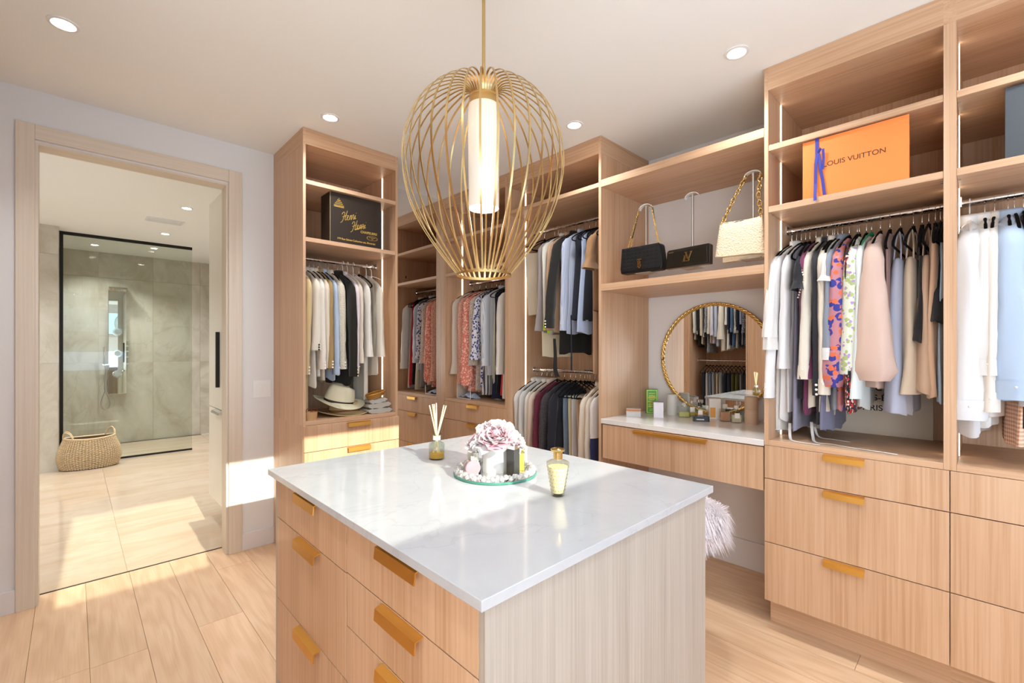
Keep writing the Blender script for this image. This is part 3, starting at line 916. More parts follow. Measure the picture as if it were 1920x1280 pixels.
# reed diffuser
c = (1.092, 1.592)
t = thing('reed_diffuser', 'clear glass reed diffuser with amber oil near the far edge of the island', 'diffuser', (*c, IZ))
MB().lathe([(.0, IZ), (.031, IZ), (.0335, IZ+.004), (.0335, IZ+.058), (.030, IZ+.066), (.017, IZ+.072), (.0145, IZ+.08), (.0145, IZ+.098), (.020, IZ+.102), (.020, IZ+.105), (.012, IZ+.104), (.012, IZ+.08), (.028, IZ+.060), (.0305, IZ+.054), (.0305, IZ+.006), (0, IZ+.005)], *c, 36, caps=False).build('glass_bottle', GLASS, t, smooth='auto')
MB().lathe([(.0, IZ+.006), (.0302, IZ+.006), (.0302, IZ+.026), (0, IZ+.026)], *c, 30).build('oil', liquid('diffuser_oil', '#e8b64a'), t, smooth='auto')
MB().lathe([(.0150, IZ+.080), (.0156, IZ+.080), (.0156, IZ+.097), (.0150, IZ+.097)], *c, 24, caps=False).build('neck_label', LBLW, t)
RD = plain('reed', '#ecd6ae', .8)
for dx, dy in ((-.030, .0), (-.020, .01), (-.010, -.006), (-.004, .012), (.030, .0), (.038, .008)):
    a = Vector((c[0], c[1], IZ+.008))-RT*dx*.55; b = Vector((c[0], c[1], IZ+.232-abs(dx)*.3))+RT*dx+FW*dy
    MB().tube([a, b], .0026, 6).build('reed', RD, t)

# ------------------------------------------------------------------ vanity
VZ = .907
t = thing('round_mirror', 'round vanity mirror in twisted gold frame leaning on the wall', 'mirror', (2.975, 1.228, .925))
my, mz, mr_ = 1.228, 1.283, .352
m = MB(); n = 64
vs = [(2.978, my+mr_*math.cos(2*PI*i/n), mz+mr_*math.sin(2*PI*i/n)) for i in range(n)]
m.add(vs, [tuple(range(n))]); m.build('mirror_glass', MIRROR, t)
MB().prism([(my+(mr_+.004)*math.cos(2*PI*i/n), mz+(mr_+.004)*math.sin(2*PI*i/n)) for i in range(n)], 'x', 2.979, 2.996).build('backing', BLACK, t)
m = MB(); N = 160
for k in range(3):
    pts = []
    for i in range(N):
        a = 2*PI*i/N; b = a*26+k*2*PI/3
        r = mr_+.0065*math.cos(b)
        pts.append((2.975+.0065*math.sin(b), my+r*math.cos(a), mz+r*math.sin(a)))
    m.tube(pts, .0068, 6, closed=True, up=(1, 0, 0))
m.build('rope_frame', GOLD, t, smooth=True)

bx = thing('perfume_box', 'green perfume box with gold ornament standing against the oak side', 'box', (2.86, 1.60, VZ))
GB = plain('green_box', '#4f9a3a', .45); GF = plain('gold_foil', '#cfc05a', .35, .6)
def vbox(name, label, c, hx, hy, h, ang, mat, cat='box', par=None):
    t = par or thing(name, label, cat, (c[0], c[1], VZ))
    MB().prism(turn(rrect(hx, hy, .001, 1), ang, c[0], c[1]), 'z', VZ, VZ+h).build('carton', mat, t)
    return t
A2 = -.95
vbox('', '', (2.86, 1.60), .038, .02, .165, A2, GB, par=bx)
e = Vector((math.cos(A2), math.sin(A2), 0)); d = Vector((math.sin(A2), -math.cos(A2), 0))
def decal(par, c, name, mat, rects, off=.0206):
    m = MB(); o = Vector((c[0], c[1], VZ))+d*off
    for (a, b, z0, z1) in rects:
        m.add([o+e*a+Vector((0, 0, z0)), o+e*b+Vector((0, 0, z0)), o+e*b+Vector((0, 0, z1)), o+e*a+Vector((0, 0, z1)), o+e*a+Vector((0, 0, z0))+d*.0006, o+e*b+Vector((0, 0, z0))+d*.0006, o+e*b+Vector((0, 0, z1))+d*.0006, o+e*a+Vector((0, 0, z1))+d*.0006],
              [(0, 1, 2, 3), (4, 5, 6, 7), (0, 1, 5, 4), (2, 3, 7, 6)])
    m.build(name, mat, par)
fr = [(-.033, .033, .006, .008), (-.033, .033, .157, .159), (-.033, -.031, .006, .159), (.031, .033, .006, .159)]
for k in range(7):
    z = .045+k*.012; ww = .012+.008*math.sin(k*1.3+1)**2
    fr += [(-ww-.006, -.004, z, z+.004), (.004, ww+.006, z, z+.004), (-.002, .002, z+.002, z+.008)]
fr += [(-.018, .018, .022, .024), (-.012, .012, .030, .033), (-.02, .02, .136, .138)]
decal(bx, (2.86, 1.60), 'gold_ornament', GF, fr)
b = vbox('perfume_box', 'small plain white carton in front of the green box', (2.72, 1.475), .030, .018, .100, A2, plain('white_carton', '#eceaf2', .5))
MB().prism(turn(rrect(.0302, .0182, .001, 1), A2, 2.72, 1.475), 'z', VZ+.0965, VZ+.1012).build('lid_edge', plain('grey_edge', '#8d8a92', .5), b)
b = thing('jewel_box', 'clear box with brown lid strip near the left end of vanity', 'box', (2.63, 1.60, VZ))
MB().prism(turn(rrect(.046, .024, .002, 2), -1.05, 2.63, 1.60), 'z', VZ, VZ+.055).build('clear_case', plain('clear_acrylic', '#f1efec', .06, trans=.5), b)
MB().prism(turn(rrect(.041, .020, .001, 1), -1.05, 2.63, 1.60), 'z', VZ+.002, VZ+.03).build('white_insert', plain('white_insert', '#f2f0f4', .5), b)
MB().prism(turn(rrect(.0465, .0245, .002, 2), -1.05, 2.63, 1.60), 'z', VZ+.038, VZ+.05).build('brown_band', plain('amber_band', '#b9763c', .25), b)
def cylj(label, c, r, h, col):
    t = thing('canister', label, 'canister', (*c, VZ)); mt = plain('jar_'+col, col, .55)
    MB().lathe([(.0, VZ), (r, VZ), (r, VZ+h*.52), (r*.985, VZ+h*.525)], *c, 32, caps=False).build('jar_body', mt, t, smooth='auto')
    MB().lathe([(r*.985, VZ+h*.525), (r, VZ+h*.53), (r, VZ+h-.001), (r-.001, VZ+h), (0, VZ+h)], *c, 32, caps=False).build('lid', mt, t, smooth='auto')
cylj('pale grey cylinder canister under left edge of the round mirror', (2.89, 1.468), .034, .135, '#cfd0cc')
cylj('beige cylinder canister at the right end of vanity', (2.87, .965), .036, .160, '#c7ab92')
bb_ = lambda text, c, hx, hy, h, liq, lh, cap, **k: bottle('perfume_bottle', text, (*c, VZ), hx, hy, h, A2, liq, lh, cap, **k)
bb_('squat perfume bottle with yellow-green liquid, leftmost of the vanity bottles', (2.85, 1.365), .036, .018, .068, GRN, .5, CLEARB, capr=.013, caph=.02)
bb_('white-labelled clear perfume bottle behind the yellow-green one', (2.93, 1.35), .030, .018, .080, YEL, .35, CHROME, capr=.012, caph=.016, lab=LBLW)
bb_('square perfume bottle with orange liquid and dark cap on the vanity', (2.85, 1.262), .027, .018, .075, AMB, .5, plain('dark_cap', '#2b1c18', .3), capr=.012, caph=.022, lab=LBLW)
vb = vbox('perfume_box', 'white carton with amber panel behind the black box', (2.935, 1.205), .034, .016, .125, A2, plain('offwhite_carton', '#ddd8d2', .5))
decal(vb, (2.935, 1.205), 'amber_panel', plain('amber_print', '#d99a4a', .4), [(-.030, .002, .008, .07)], .0166)
k = thing('small_box', 'flat black box with white lettering on the front of the vanity', 'box', (2.76, 1.215, VZ))
MB().prism(turn(rrect(.046, .022, .006, 3), A2, 2.76, 1.215), 'z', VZ, VZ+.032).build('carton', plain('glossy_black', '#1c1b1b', .25), k)
m = MB(); o = Vector((2.76, 1.215, VZ))+d*.0226
for i in range(9):
    a = -.03+i*.005
    m.add([o+e*a+Vector((0, 0, .010)), o+e*(a+.0034)+Vector((0, 0, .010)), o+e*(a+.0034)+Vector((0, 0, .017)), o+e*a+Vector((0, 0, .017))], [(0, 1, 2, 3)])
m.build('lettering', LBLW, k)
bb_('rose-amber perfume bottle with faceted base, fifth along the vanity', (2.87, 1.115), .030, .022, .075, ROSE, .75, CLEARB, capr=.014, caph=.024)
bb_('small amber perfume bottle tucked against the rose-amber one', (2.93, 1.07), .020, .016, .060, AMB, .6, CHROME, capr=.010, caph=.018)
bb_('clear perfume bottle with white label beside the beige canister', (2.86, 1.045), .028, .018, .078, CLR, .6, CLEARB, capr=.013, caph=.02, lab=LBLW)
bb_('low clear perfume bottle behind the beige canister', (2.94, 1.0), .034, .018, .050, CLR, .5, CLEARB, capr=.014, caph=.018)

# ------------------------------------------------------------------ fur stool
def stool():
    cx, cy = 1.985, .985
    t = thing('fur_stool', 'round stool with long white fur seat behind the island corner', 'stool', (cx, cy, 0))
    FUR = plain('white_fur', '#e9e0e4', .9, spec=.1, sheen=.4)
    m = MB(); m.lathe([(0, .50), (.15, .50), (.175, .53), (.18, .58), (.165, .625), (.11, .65), (0, .655)], cx, cy, 32)
    m.build('seat', FUR, t, smooth=True)
    q = random.Random(5); f = MB()
    for i in range(7000):
        a = q.random()*2*PI; u = q.random()
        if u < .55:
            r = .172+.006*q.random(); z = .51+.12*q.random(); out = 1.0
        else:
            r = .17*math.sqrt(q.random()); z = .655-.03*(r/.17)**2; out = .25+.7*(r/.17)
        b = Vector((cx+r*math.cos(a), cy+r*math.sin(a), z))
        dr = Vector((math.cos(a+q.uniform(-.35, .35)), math.sin(a+q.uniform(-.35, .35)), 0))
        L = .05+.04*q.random()
        p1 = b+dr*L*.5*out+Vector((0, 0, .012+.01*q.random()))*(1.4-out*.6)
        p2 = p1+dr*L*.32*out+Vector((0, 0, -L*.55*out+.004))
        s_ = Vector((-dr.y, dr.x, 0))*.0014
        f.add([b-s_, b+s_, p1+s_*.7, p1-s_*.7, p2], [(0, 1, 2, 3), (3, 2, 4)])
    f.build('fur', FUR, t, kind='stuff')
    for i in range(4):
        a = PI/4+i*PI/2
        MB().tube([(cx+.08*math.cos(a), cy+.08*math.sin(a), .50), (cx+.09*math.cos(a), cy+.09*math.sin(a), 0)], .012, 8).build('leg', GOLD, t)
stool()

# ------------------------------------------------------------------ handbags and stands
SZ = 1.808
def stand(label, y, top, x=2.53):
    t = thing('bag_stand', label, 'stand', (x, y, SZ), group=None)
    box(x-.05, x+.05, y-.05, y+.05, SZ, SZ+.004).build('base', CLEARB, t)
    MB().tube([(x, y, SZ+.004), (x, y, top)], .0065, 8).build('pole', STEEL, t)
    pts = [(x, y+.042*math.cos(a), top-.022+.028*math.sin(a)) for a in [PI*i/12 for i in range(13)]]
    m = MB()
    for i in range(12):
        a, b = Vector(pts[i]), Vector(pts[i+1]); w_ = Vector((.014, 0, 0)); n_ = Vector((0, 0, .004))
        m.add([a-w_, a+w_, b+w_, b-w_, a-w_+n_, a+w_+n_, b+w_+n_, b-w_+n_], [(0, 3, 2, 1), (4, 5, 6, 7), (0, 1, 5, 4), (1, 2, 6, 5), (2, 3, 7, 6), (3, 0, 4, 7)])
    m.build('curved_rest', plain('pearl_white', '#dcdcd8', .25), t)
stand('display stand with curved rest carrying the quilted black handbag', 1.452, 2.222)
stand('display stand with empty curved rest behind the black clutch', 1.175, 2.232, 2.56)
stand('display stand with curved rest carrying the cream handbag', .842, 2.255)

def chain(pts, r, wire, n_links, parent, mat=GOLD, name='chain'):
    P = [Vector(p) for p in pts]; L = [0]
    for a, b in zip(P, P[1:]): L.append(L[-1]+(b-a).length)
    m = MB()
    def at(s_):
        for i in range(len(P)-1):
            if s_ <= L[i+1] or i == len(P)-2:
                u = (s_-L[i])/(L[i+1]-L[i]); return P[i].lerp(P[i+1], u), (P[i+1]-P[i]).normalized()
    for i in range(n_links):
        c_, d_ = at((i+.5)/n_links*L[-1]); h_ = L[-1]/n_links*.72
        s1 = Vector((0, 1, 0)) if i % 2 else Vector((1, 0, 0))
        s1 = (s1-d_*s1.dot(d_)).normalized()
        m.tube([c_+d_*h_*math.cos(a)+s1*r*math.sin(a) for a in [2*PI*k/10 for k in range(10)]], wire, 5, closed=True)
    return m.build(name, mat, parent, smooth=True)

# quilted black bag
by, bxx = 1.452, 2.49
t = thing('handbag', 'black quilted handbag with gold chain strap and gold monogram clasp', 'handbag', (bxx, by, SZ))
LEA = plain('black_leather', '#0b0b0d', .5, spec=.4)
m = MB(); poly = []
for y, z in ((-.137, .0), (-.142, .03), (-.138, .075), (-.128, .14), (-.120, .155), (.120, .155), (.128, .14), (.138, .075), (.142, .03), (.137, .0), (.12, -.002), (-.12, -.002)):
    poly.append((by+y, SZ+.004+z))
m.prism(poly, 'x', bxx-.028, bxx+.035); m.build('bag_body', LEA, t, bevel=.008)
m = MB()
m.prism([(by-.125, SZ+.158), (by+.125, SZ+.158), (by+.135, SZ+.03), (by+.125, SZ+.014), (by-.125, SZ+.014), (by-.135, SZ+.03)], 'x', bxx-.034, bxx-.028)
m.build('flap', LEA, t, bevel=.002)
q = MB(True).box(-.0125, .0125, 0, .004, -.0095, .0095)
qd = q.data('quilted_pad', LEA)
for i in range(9):
    for j in range(6):
        o = link('quilted_pad', qd, t); o.location = Vector((bxx-.0345, by-.108+i*.027, SZ+.030+j*.0225))-t.location
        o.rotation_euler = (0, 0, -PI/2)
        md = o.modifiers.new('bevel', 'BEVEL'); md.width = .003; md.segments = 1
# monogram: a T over a B
mg = Vector((bxx-.040, by, SZ+.045))
m = MB(); g = lambda a, b, c_, d_: m.box(mg.x, mg.x+.004, mg.y-a, mg.y-b, mg.z+c_, mg.z+d_)
g(-.016, .016, .030, .034); g(-.016, -.013, .027, .034); g(.013, .016, .027, .034); g(-.002, .002, -.018, .034); g(-.006, .006, -.021, -.017)
g(-.014, .004, .020, .0235); g(-.014, .004, .001, .0045); g(-.014, .006, -.015, -.0115); g(-.011, -.0075, -.015, .0235); g(.004, .0075, .004, .020); g(.0065, .010, -.012, .002)
m.build('monogram', GOLD, t)
top = 2.213
for s_ in (-1, 1):
    chain([(bxx, by+s_*.105, SZ+.158), (bxx+.01, by+s_*.085, SZ+.235), (bxx+.03, by+s_*.04, top)], .0045, .0016, 44, t)
    chain([(bxx+.02, by+s_*.092, SZ+.158), (bxx+.02, by+s_*.078, SZ+.235)], .0045, .0016, 10, t)
    MB().tube([(bxx+.015, by+s_*.083, SZ+.225), (bxx+.035, by+s_*.046, top-.012)], .006, 6, ry=.003).build('shoulder_pad', LEA, t)
# glossy clutch
cy_ = 1.169
t = thing('clutch', 'glossy black clutch with gold letter emblem leaning on its stand', 'clutch', (2.50, cy_, SZ))
PAT = plain('patent_black', '#201d17', .12, spec=.7)
m = MB(); m.prism([(cy_+.130, SZ+.0), (cy_+.118, SZ+.098), (cy_+.108, SZ+.106), (cy_-.122, SZ+.112), (cy_-.130, SZ+.105), (cy_-.128, SZ+.0)], 'x', 2.475, 2.515)
m.build('bag_body', PAT, t, bevel=.004)
m = MB(); m.prism([(cy_+.120, SZ+.008), (cy_+.111, SZ+.092), (cy_-.115, SZ+.100), (cy_-.118, SZ+.008)], 'x', 2.469, 2.4755)
m.build('flap', PAT, t, bevel=.002)
ex, ey, ez = 2.466, cy_-.006, SZ+.052
m = MB()
def bar(y0, z0, y1, z1, wd_=.0035):
    a = Vector((ex, ey-y0, ez+z0)); b = Vector((ex, ey-y1, ez+z1)); d_ = (b-a).normalized(); n_ = Vector((0, -d_.z, d_.y))*wd_; x_ = Vector((.004, 0, 0))
    m.add([a-n_, a+n_, b+n_, b-n_, a-n_+x_, a+n_+x_, b+n_+x_, b-n_+x_], [(0, 1, 2, 3), (4, 5, 6, 7), (0, 1, 5, 4), (1, 2, 6, 5), (2, 3, 7, 6), (3, 0, 4, 7)])
bar(-.014, .008, -.022, -.022); bar(-.020, .008, -.008, .008, .0018); bar(-.028, -.022, .006, -.022, .0022); bar(.006, -.022, .010, -.012, .0018)
bar(-.008, .026, .004, -.014, .004); bar(.022, .027, .004, -.014, .0020); bar(-.015, .027, .000, .027, .0018); bar(.014, .028, .029, .028, .0018)
m.build('emblem', GOLD, t)
box(2.467, 2.469, cy_+.075, cy_+.105, SZ+.086, SZ+.091).build('name_plate', GOLD, t)
# cream bag
t = thing('handbag', 'cream embossed leather handbag on thick gold chain in the nook', 'handbag', (2.49, .89, SZ))
m_, n_, l_, b_ = newmat('cream_embossed_leather')
b_.inputs['Base Color'].default_value = (*srgb('#dccbae'), 1); b_.inputs['Roughness'].default_value = .5
v_, _ = coords(n_, l_, (28, 28, 28)); vo = n_.new('ShaderNodeTexVoronoi'); vo.feature = 'SMOOTH_F1'; l_.new(v_, vo.inputs['Vector'])
bp = n_.new('ShaderNodeBump'); bp.inputs['Strength'].default_value = .6; bp.inputs['Distance'].default_value = .008; l_.new(vo.outputs['Distance'], bp.inputs['Height']); l_.new(bp.outputs[0], b_.inputs['Normal'])
CRL = m_
def creambag():
    m = MB()
    def f(u, v):
        a = 2*PI*u; sx = math.cos(a); sy = math.sin(a)
        wy = .125-.022*v; th = .032*(1-v)**.5+.006
        y = .892-.016*(1-v)*0-math.copysign(abs(sx)**.35, sx)*wy
        x = 2.50-math.copysign(abs(sy)**.5, sy)*th
        z = SZ+.022+v*.185+.010*(1-v)*sx*-1-.008*v*math.cos(sx*2.6)
        return (x, y, z)
    m.grid(f, 36, 10, True)
    m.add([f(i/36, 0) for i in range(36)], [tuple(range(36))]); m.add([f(i/36, 1) for i in range(36)], [tuple(range(36))])
    m.build('bag_body', CRL, t, smooth='auto')
creambag()
MB().prism([(.775, SZ+.002), (.775, SZ+.03), (.985, SZ+.026), (.985, SZ+.0)], 'x', 2.505, 2.535).build('gusset', CRL, t)
for s_ in (-1, 1):
    chain([(2.50, .892+s_*.098, SZ+.20), (2.505, .87+s_*.062, SZ+.32), (2.53, .842+s_*.036, 2.245)], .010, .0034, 11, t)

# ------------------------------------------------------------------ boxes
t = thing('gift_box', 'bright orange flat box tied with blue ribbon on the shelf', 'box', (2.47, .41, 2.0313))
ORG_ = plain('orange_carton', '#f08a45', .55); BLU = plain('blue_ribbon', '#3a3f9c', .5); DTX = plain('brown_print', '#4a2a18', .6)
z0 = 2.0313
box(2.424, 2.432, .222, .594, z0, z0+.262).build('lid', ORG_, t, bevel=.001)
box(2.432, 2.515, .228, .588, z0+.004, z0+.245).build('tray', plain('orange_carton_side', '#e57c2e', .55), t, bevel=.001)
textobj('LOUIS VUITTON', .0300, DTX, t, (2.4236, .404, z0+.139), 'x', space=1.0)
box(2.4215, 2.4238, .530, .544, z0+.17, z0+.266).build('ribbon_band', BLU, t)
def ribbon(pts, w_, mat, parent, name='ribbon_tail'):
    m = MB(); pts = [Vector(p) for p in pts]; vs = []
    for i, p in enumerate(pts):
        tt = pts[min(i+1, len(pts)-1)]-pts[max(i-1, 0)]
        s_ = Vector((0, 1, 0)); s_ = (s_-tt*(s_.dot(tt)/tt.length_squared)).normalized()*w_
        vs += [p-s_, p+s_]
    m.add(vs, [(2*i, 2*i+1, 2*i+3, 2*i+2) for i in range(len(pts)-1)])
    o = m.build(name, mat, parent); md = o.modifiers.new('solid', 'SOLIDIFY'); md.thickness = .0008
    return o
ribbon([(2.421, .536, z0+.20), (2.417, .541, z0+.15), (2.416, .542, z0+.06), (2.405, .541, z0+.0), (2.402, .540, z0-.018)], .006, BLU, t)
ribbon([(2.421, .531, z0+.195), (2.417, .524, z0+.13), (2.418, .515, z0+.07), (2.417, .508, z0+.004)], .006, BLU, t)
ribbon([(2.421, .532, z0+.198), (2.412, .520, z0+.213), (2.412, .512, z0+.208), (2.416, .511, z0+.17), (2.419, .515, z0+.12)], .005, BLU, t, 'ribbon_loop')
t = thing('storage_box', 'dark slate grey box standing on the shelf at the right edge', 'box', (2.47, -.22, 2.0313))
SLT = plain('slate_carton', '#454b51', .6)
box(2.425, 2.435, -.42, -.040, z0, z0+.255).build('lid', SLT, t, bevel=.001)
box(2.435, 2.54, -.415, -.045, z0, z0+.25).build('tray', SLT, t)

t = thing('hat_box', 'large black box with gold script lettering in the tall wardrobe', 'box', (1.361, 2.99, 2.0335))
BKB = plain('black_carton', '#2b211a', .5); GP = plain('gold_print', '#c2a24e', .5, .3); BSD = plain('black_carton_side', '#15100c', .6)
zb = 2.0335; yf = 2.915
box(1.185, 1.537, yf, 3.065, zb, zb+.323).build('carton', BKB, t, bevel=.001)
box(1.183, 1.1855, yf-.0008, yf+.002, zb, zb+.323).build('edge_trim', plain('kraft_edge', '#a98d63', .7), t)
SCR = [[(-.05, .55), (.0, .68), (.12, .74), (.2, .66), (.17, .45), (.10, .15), (.0, -.08), (-.14, -.14)], [(.44, .82), (.35, .5), (.28, .15), (.33, .02), (.42, .08), (.55, .25), (.60, .36), (.53, .42), (.47, .28), (.50, .06), (.60, .02), (.70, .12), (.76, .40), (.72, .02), (.74, .22), (.84, .41), (.89, .34), (.86, .05), (.94, .08), (1.0, .40), (1.09, .43), (1.11, .33), (1.10, .05), (1.18, .08), (1.27, .38), (1.25, .05), (1.36, .12)], [(-.0, .33), (.18, .37), (.42, .45)], [(1.33, .54), (1.35, .57)]]
def script(x, z, size):
    m = MB()
    for st in SCR:
        P = smoothpath([(a+.38*b, 0, b) for a, b in st], 4)
        ca, sa = math.cos(.27), math.sin(.27)
        Q = [(x+size*(p.x*ca-p.z*sa), yf-.0008, z+size*(p.x*sa+p.z*ca)) for p in P]
        m.tube(Q, .0016, 5, ry=.0007, up=(0, 0, 1))
    m.build('script_lettering', GP, t)
script(1.262, zb+.148, .072); script(1.330, zb+.098, .072)
textobj('CHAPELIERS', .021, GP, t, (1.448, yf-.0006, zb+.098), 'y', bold=.0006, space=1.05)
textobj('189 Rue Sainte-Catherine est, Montréal', .0165, GP, t, (1.362, yf-.0006, zb+.030), 'y', bold=.0004)
m = MB()
m.prism([(1.345, zb+.106), (1.352, zb+.102), (1.425, zb+.146), (1.424, zb+.148)], 'y', yf-.001, yf)
m.build('flourish', GP, t)
m = MB()
for i in range(16):
    a = 2*PI*i/16; r0 = .026
    m.add([(1.472+.040*math.cos(a+j*2*PI/16)*k_, yf-.0008, zb+.066+.016*math.sin(a+j*2*PI/16)*k_) for j, k_ in ((0, 1), (1, 1), (1, .9), (0, .9))], [(0, 1, 2, 3)])
m.build('badge', GP, t)
textobj('FONDÉE EN', .0085, GP, t, (1.472, yf-.0007, zb+.070), 'y'); textobj('1932', .0085, GP, t, (1.472, yf-.0007, zb+.060), 'y')
m = MB()
for j in range(5):
    for i in range(9-2*j):
        cx = 1.2415+(i-(8-2*j)/2)*.0075; cz_ = zb+.243+j*.011
        m.prism([(cx-.0028, cz_), (cx, cz_-.004), (cx+.0028, cz_), (cx, cz_+.005)], 'y', yf-.001, yf)
m.prism([(1.206, zb+.234), (1.214, zb+.238), (1.270, zb+.238), (1.278, zb+.234), (1.270, zb+.232), (1.214, zb+.232)], 'y', yf-.001, yf)
m.build('crest', GP, t)

# ------------------------------------------------------------------ shelf contents of the tall wardrobe
def hat(label, c, tilt, straw, band, brim, crown_h, seed=0):
    t = thing('hat', label, 'hat', c)
    M = Matrix.Rotation(tilt[0], 4, 'X') @ Matrix.Rotation(tilt[1], 4, 'Y')
    m = MB(True); n = 40
    rows = [(brim, .010), (brim*.985, .004), (brim*.85, -.002), (brim*.68, .0), (.090, .006), (.088, .03), (.082, .07), (.074, crown_h-.02), (.064, crown_h-.004), (.045, crown_h+.002), (.022, crown_h-.014), (.0005, crown_h-.026)]
    def f(u, v):
        k = v*(len(rows)-1); i = min(int(k), len(rows)-2); q = k-i
        r = rows[i][0]*(1-q)+rows[i+1][0]*q; z = rows[i][1]*(1-q)+rows[i+1][1]*q
        a = 2*PI*u
        if z < .012 and r > .09: z += .016*math.cos(2*a)*(r/brim)**2
        sx = 1.12; sy = .92
        if z > .05:
            pinch = max(0, math.cos(a))**3*.20*(z/crown_h)
            sy *= 1-pinch; z -= .014*max(0, math.cos(a))**2*(r < .07)
        return (r*sx*math.cos(a), r*sy*math.sin(a), z)
    m.grid(f, n, len(rows)*2-1, True)
    o = m.build('felt_body', straw, t, smooth=True); o.matrix_local = M
    md = o.modifiers.new('solid', 'SOLIDIFY'); md.thickness = .002
    b = MB(True)
    b.grid(lambda u, v: (.0915*1.12*math.cos(2*PI*u), .0915*.92*math.sin(2*PI*u), .006+.017*v), n, 2, True)
    o = b.build('hat_band', band, t, smooth=True); o.matrix_local = M
    md = o.modifiers.new('solid', 'SOLIDIFY'); md.thickness = .0025
STRAW = plain('ivory_straw', '#d8d2b8', .8); STRAW2 = plain('tan_straw', '#c3ab80', .8)
hat('wide tan straw hat lying under the ivory panama hat', (1.345, 3.07, .9125), (0, 0), STRAW2, plain('brown_band', '#8a5a2c', .6), .165, .06)
hat('ivory panama hat with dark brown band on the wardrobe shelf', (1.30, 3.055, .985), (.20, .16), STRAW, plain('dark_band', '#2a1713', .6), .155, .118)
t = thing('tray', 'small tan leather tray holding tortoiseshell sunglasses at the shelf end', 'tray', (1.075, 2.93, .902))
m = MB(); P_ = rrect(.040, .028, .012, 4)
m.lathe([(.0, .0), (.034, 0), (.040, .052), (.037, .052), (.032, .006), (0, .006)], 0, 0, 24, caps=False)
mm = MB(); mm.add([(1.072+v[0], 2.935+v[1]*.8, .9025+v[2]) for v in m.v], m.f); mm.build('tray_body', plain('tan_leather', '#c39a6c', .6), t, smooth='auto')
t = thing('sunglasses', 'tortoiseshell sunglasses folded in the small tan tray', 'sunglasses', (1.072, 2.935, .945))
TOR = plain('tortoiseshell', '#6e2f16', .15)
for s_ in (-1, 1):
    MB().tube([(1.072+s_*.018+.016*math.cos(a), 2.925, .962+.014*math.sin(a)) for a in [2*PI*i/16 for i in range(16)]], .0022, 6, closed=True).build('rim', TOR, t)
    MB().tube([(1.072+s_*.034, 2.925, .966), (1.072+s_*.030, 2.955, .955)], .002, 6).build('temple', TOR, t)
MB().tube([(1.068, 2.925, .966), (1.076, 2.925, .966)], .002, 6).build('bridge', TOR, t)
GRK = plain('grey_knit', '#b3aea6', .95, spec=.1)
t = thing('folded_cardigan', 'folded pale grey cardigan under a gold rope belt', 'clothing', (1.545, 3.02, .902))
def fold(x0, x1, y0, y1, z0, z1, name, mat, par, tilt=0):
    m = MB()
    def f(u, v):
        a = 2*PI*u; x = (x0+x1)/2+math.copysign(abs(math.cos(a))**.6, math.cos(a))*(x1-x0)/2
        return (x, y0+(y1-y0)*v+.006*math.sin(5*u*PI+v*6), (z0+z1)/2+math.copysign(abs(math.sin(a))**.7, math.sin(a))*(z1-z0)/2+(x-x0)*tilt+.003*math.sin(9*a+v*8))
    m.grid(f, 28, 8, True)
    m.add([f(i/28, 0) for i in range(28)], [tuple(range(28))]); m.add([f(i/28, 1) for i in range(28)], [tuple(range(28))])
    return m.build(name, mat, par, smooth=True)
fold(1.455, 1.632, 2.925, 3.12, .903, .935, 'lower_fold', GRK, t)
fold(1.46, 1.625, 2.93, 3.12, .934, .966, 'middle_fold', GRK, t, .06)
fold(1.475, 1.60, 2.94, 3.11, .965, .99, 'upper_fold', GRK, t, .12)
t = thing('belt', 'coiled gold rope belt lying on the grey cardigan', 'belt', (1.54, 3.01, 1.0))
for k_ in range(3):
    MB().tube([(1.54+(.052+.008*k_)*math.cos(a), 3.0+(.038+.006*k_)*math.sin(a), 1.012+.012*k_+.016*math.cos(a)) for a in [2*PI*i/28 for i in range(28)]], .006, 6, closed=True).build('coil', plain('gold_rope', '#b9853d', .45, .4), t, smooth=True)
t = thing('paper_bag', 'plain grey carton tilted behind the panama hat', 'box', (1.46, 3.2, .903))
m = MB(); m.box(-.07, .07, -.02, .02, 0, .12)
o = MB(True); o.v = m.v; o.f = m.f; o.m = m.m; o = o.build('carton', plain('grey_carton', '#b4b0ae', .7), t); o.rotation_euler = (0, .35, .2); o.location = (0, 0, .026)

# shelf of the first bay
t = thing('folded_scarf', 'pale blue patterned scarf folded inside a clear tray below floral blouses', 'scarf', (2.56, 3.19, .9105))
SCF = plain('pale_blue_scarf', '#b9c6dd', .8)
m = MB()
m.grid(lambda u, v: (2.49+.12*v, 3.28-.17*u, .914+.045*math.sin(PI*u)**.6*math.sin(PI*(v*.9+.05))**.5+.006*math.sin(14*u+5*v)), 26, 12)
m.build('cloth', SCF, t, smooth=True)
m = MB(); m.tube([(2.475, 3.29, .913), (2.475, 3.29, .995)], .003, 5); m.tube([(2.475, 3.10, .913), (2.475, 3.10, .995)], .003, 5); m.tube([(2.475, 3.29, .913), (2.475, 3.10, .913)], .003, 5)
m.build('clear_tray', WPLAS, t)

# board behind the blouses
t = thing('poster_board', 'off-white board with black lettering leaning behind the blouses', 'board', (2.96, .44, .9105))
box(2.952, 2.962, .183, .70, .911, 1.335).build('board', plain('offwhite_board', '#dcd3c6', .7), t)
BK = plain('black_print', '#16131a', .6)
textobj('C', .041, BK, t, (2.9514, .388, 1.148), 'x', bold=.0005)
textobj('CHAMPS-ÉLYSÉES', .041, BK, t, (2.9514, .392, 1.098), 'x', bold=.0005)
textobj('PARIS', .041, BK, t, (2.9514, .422, 1.046), 'x', bold=.0005)

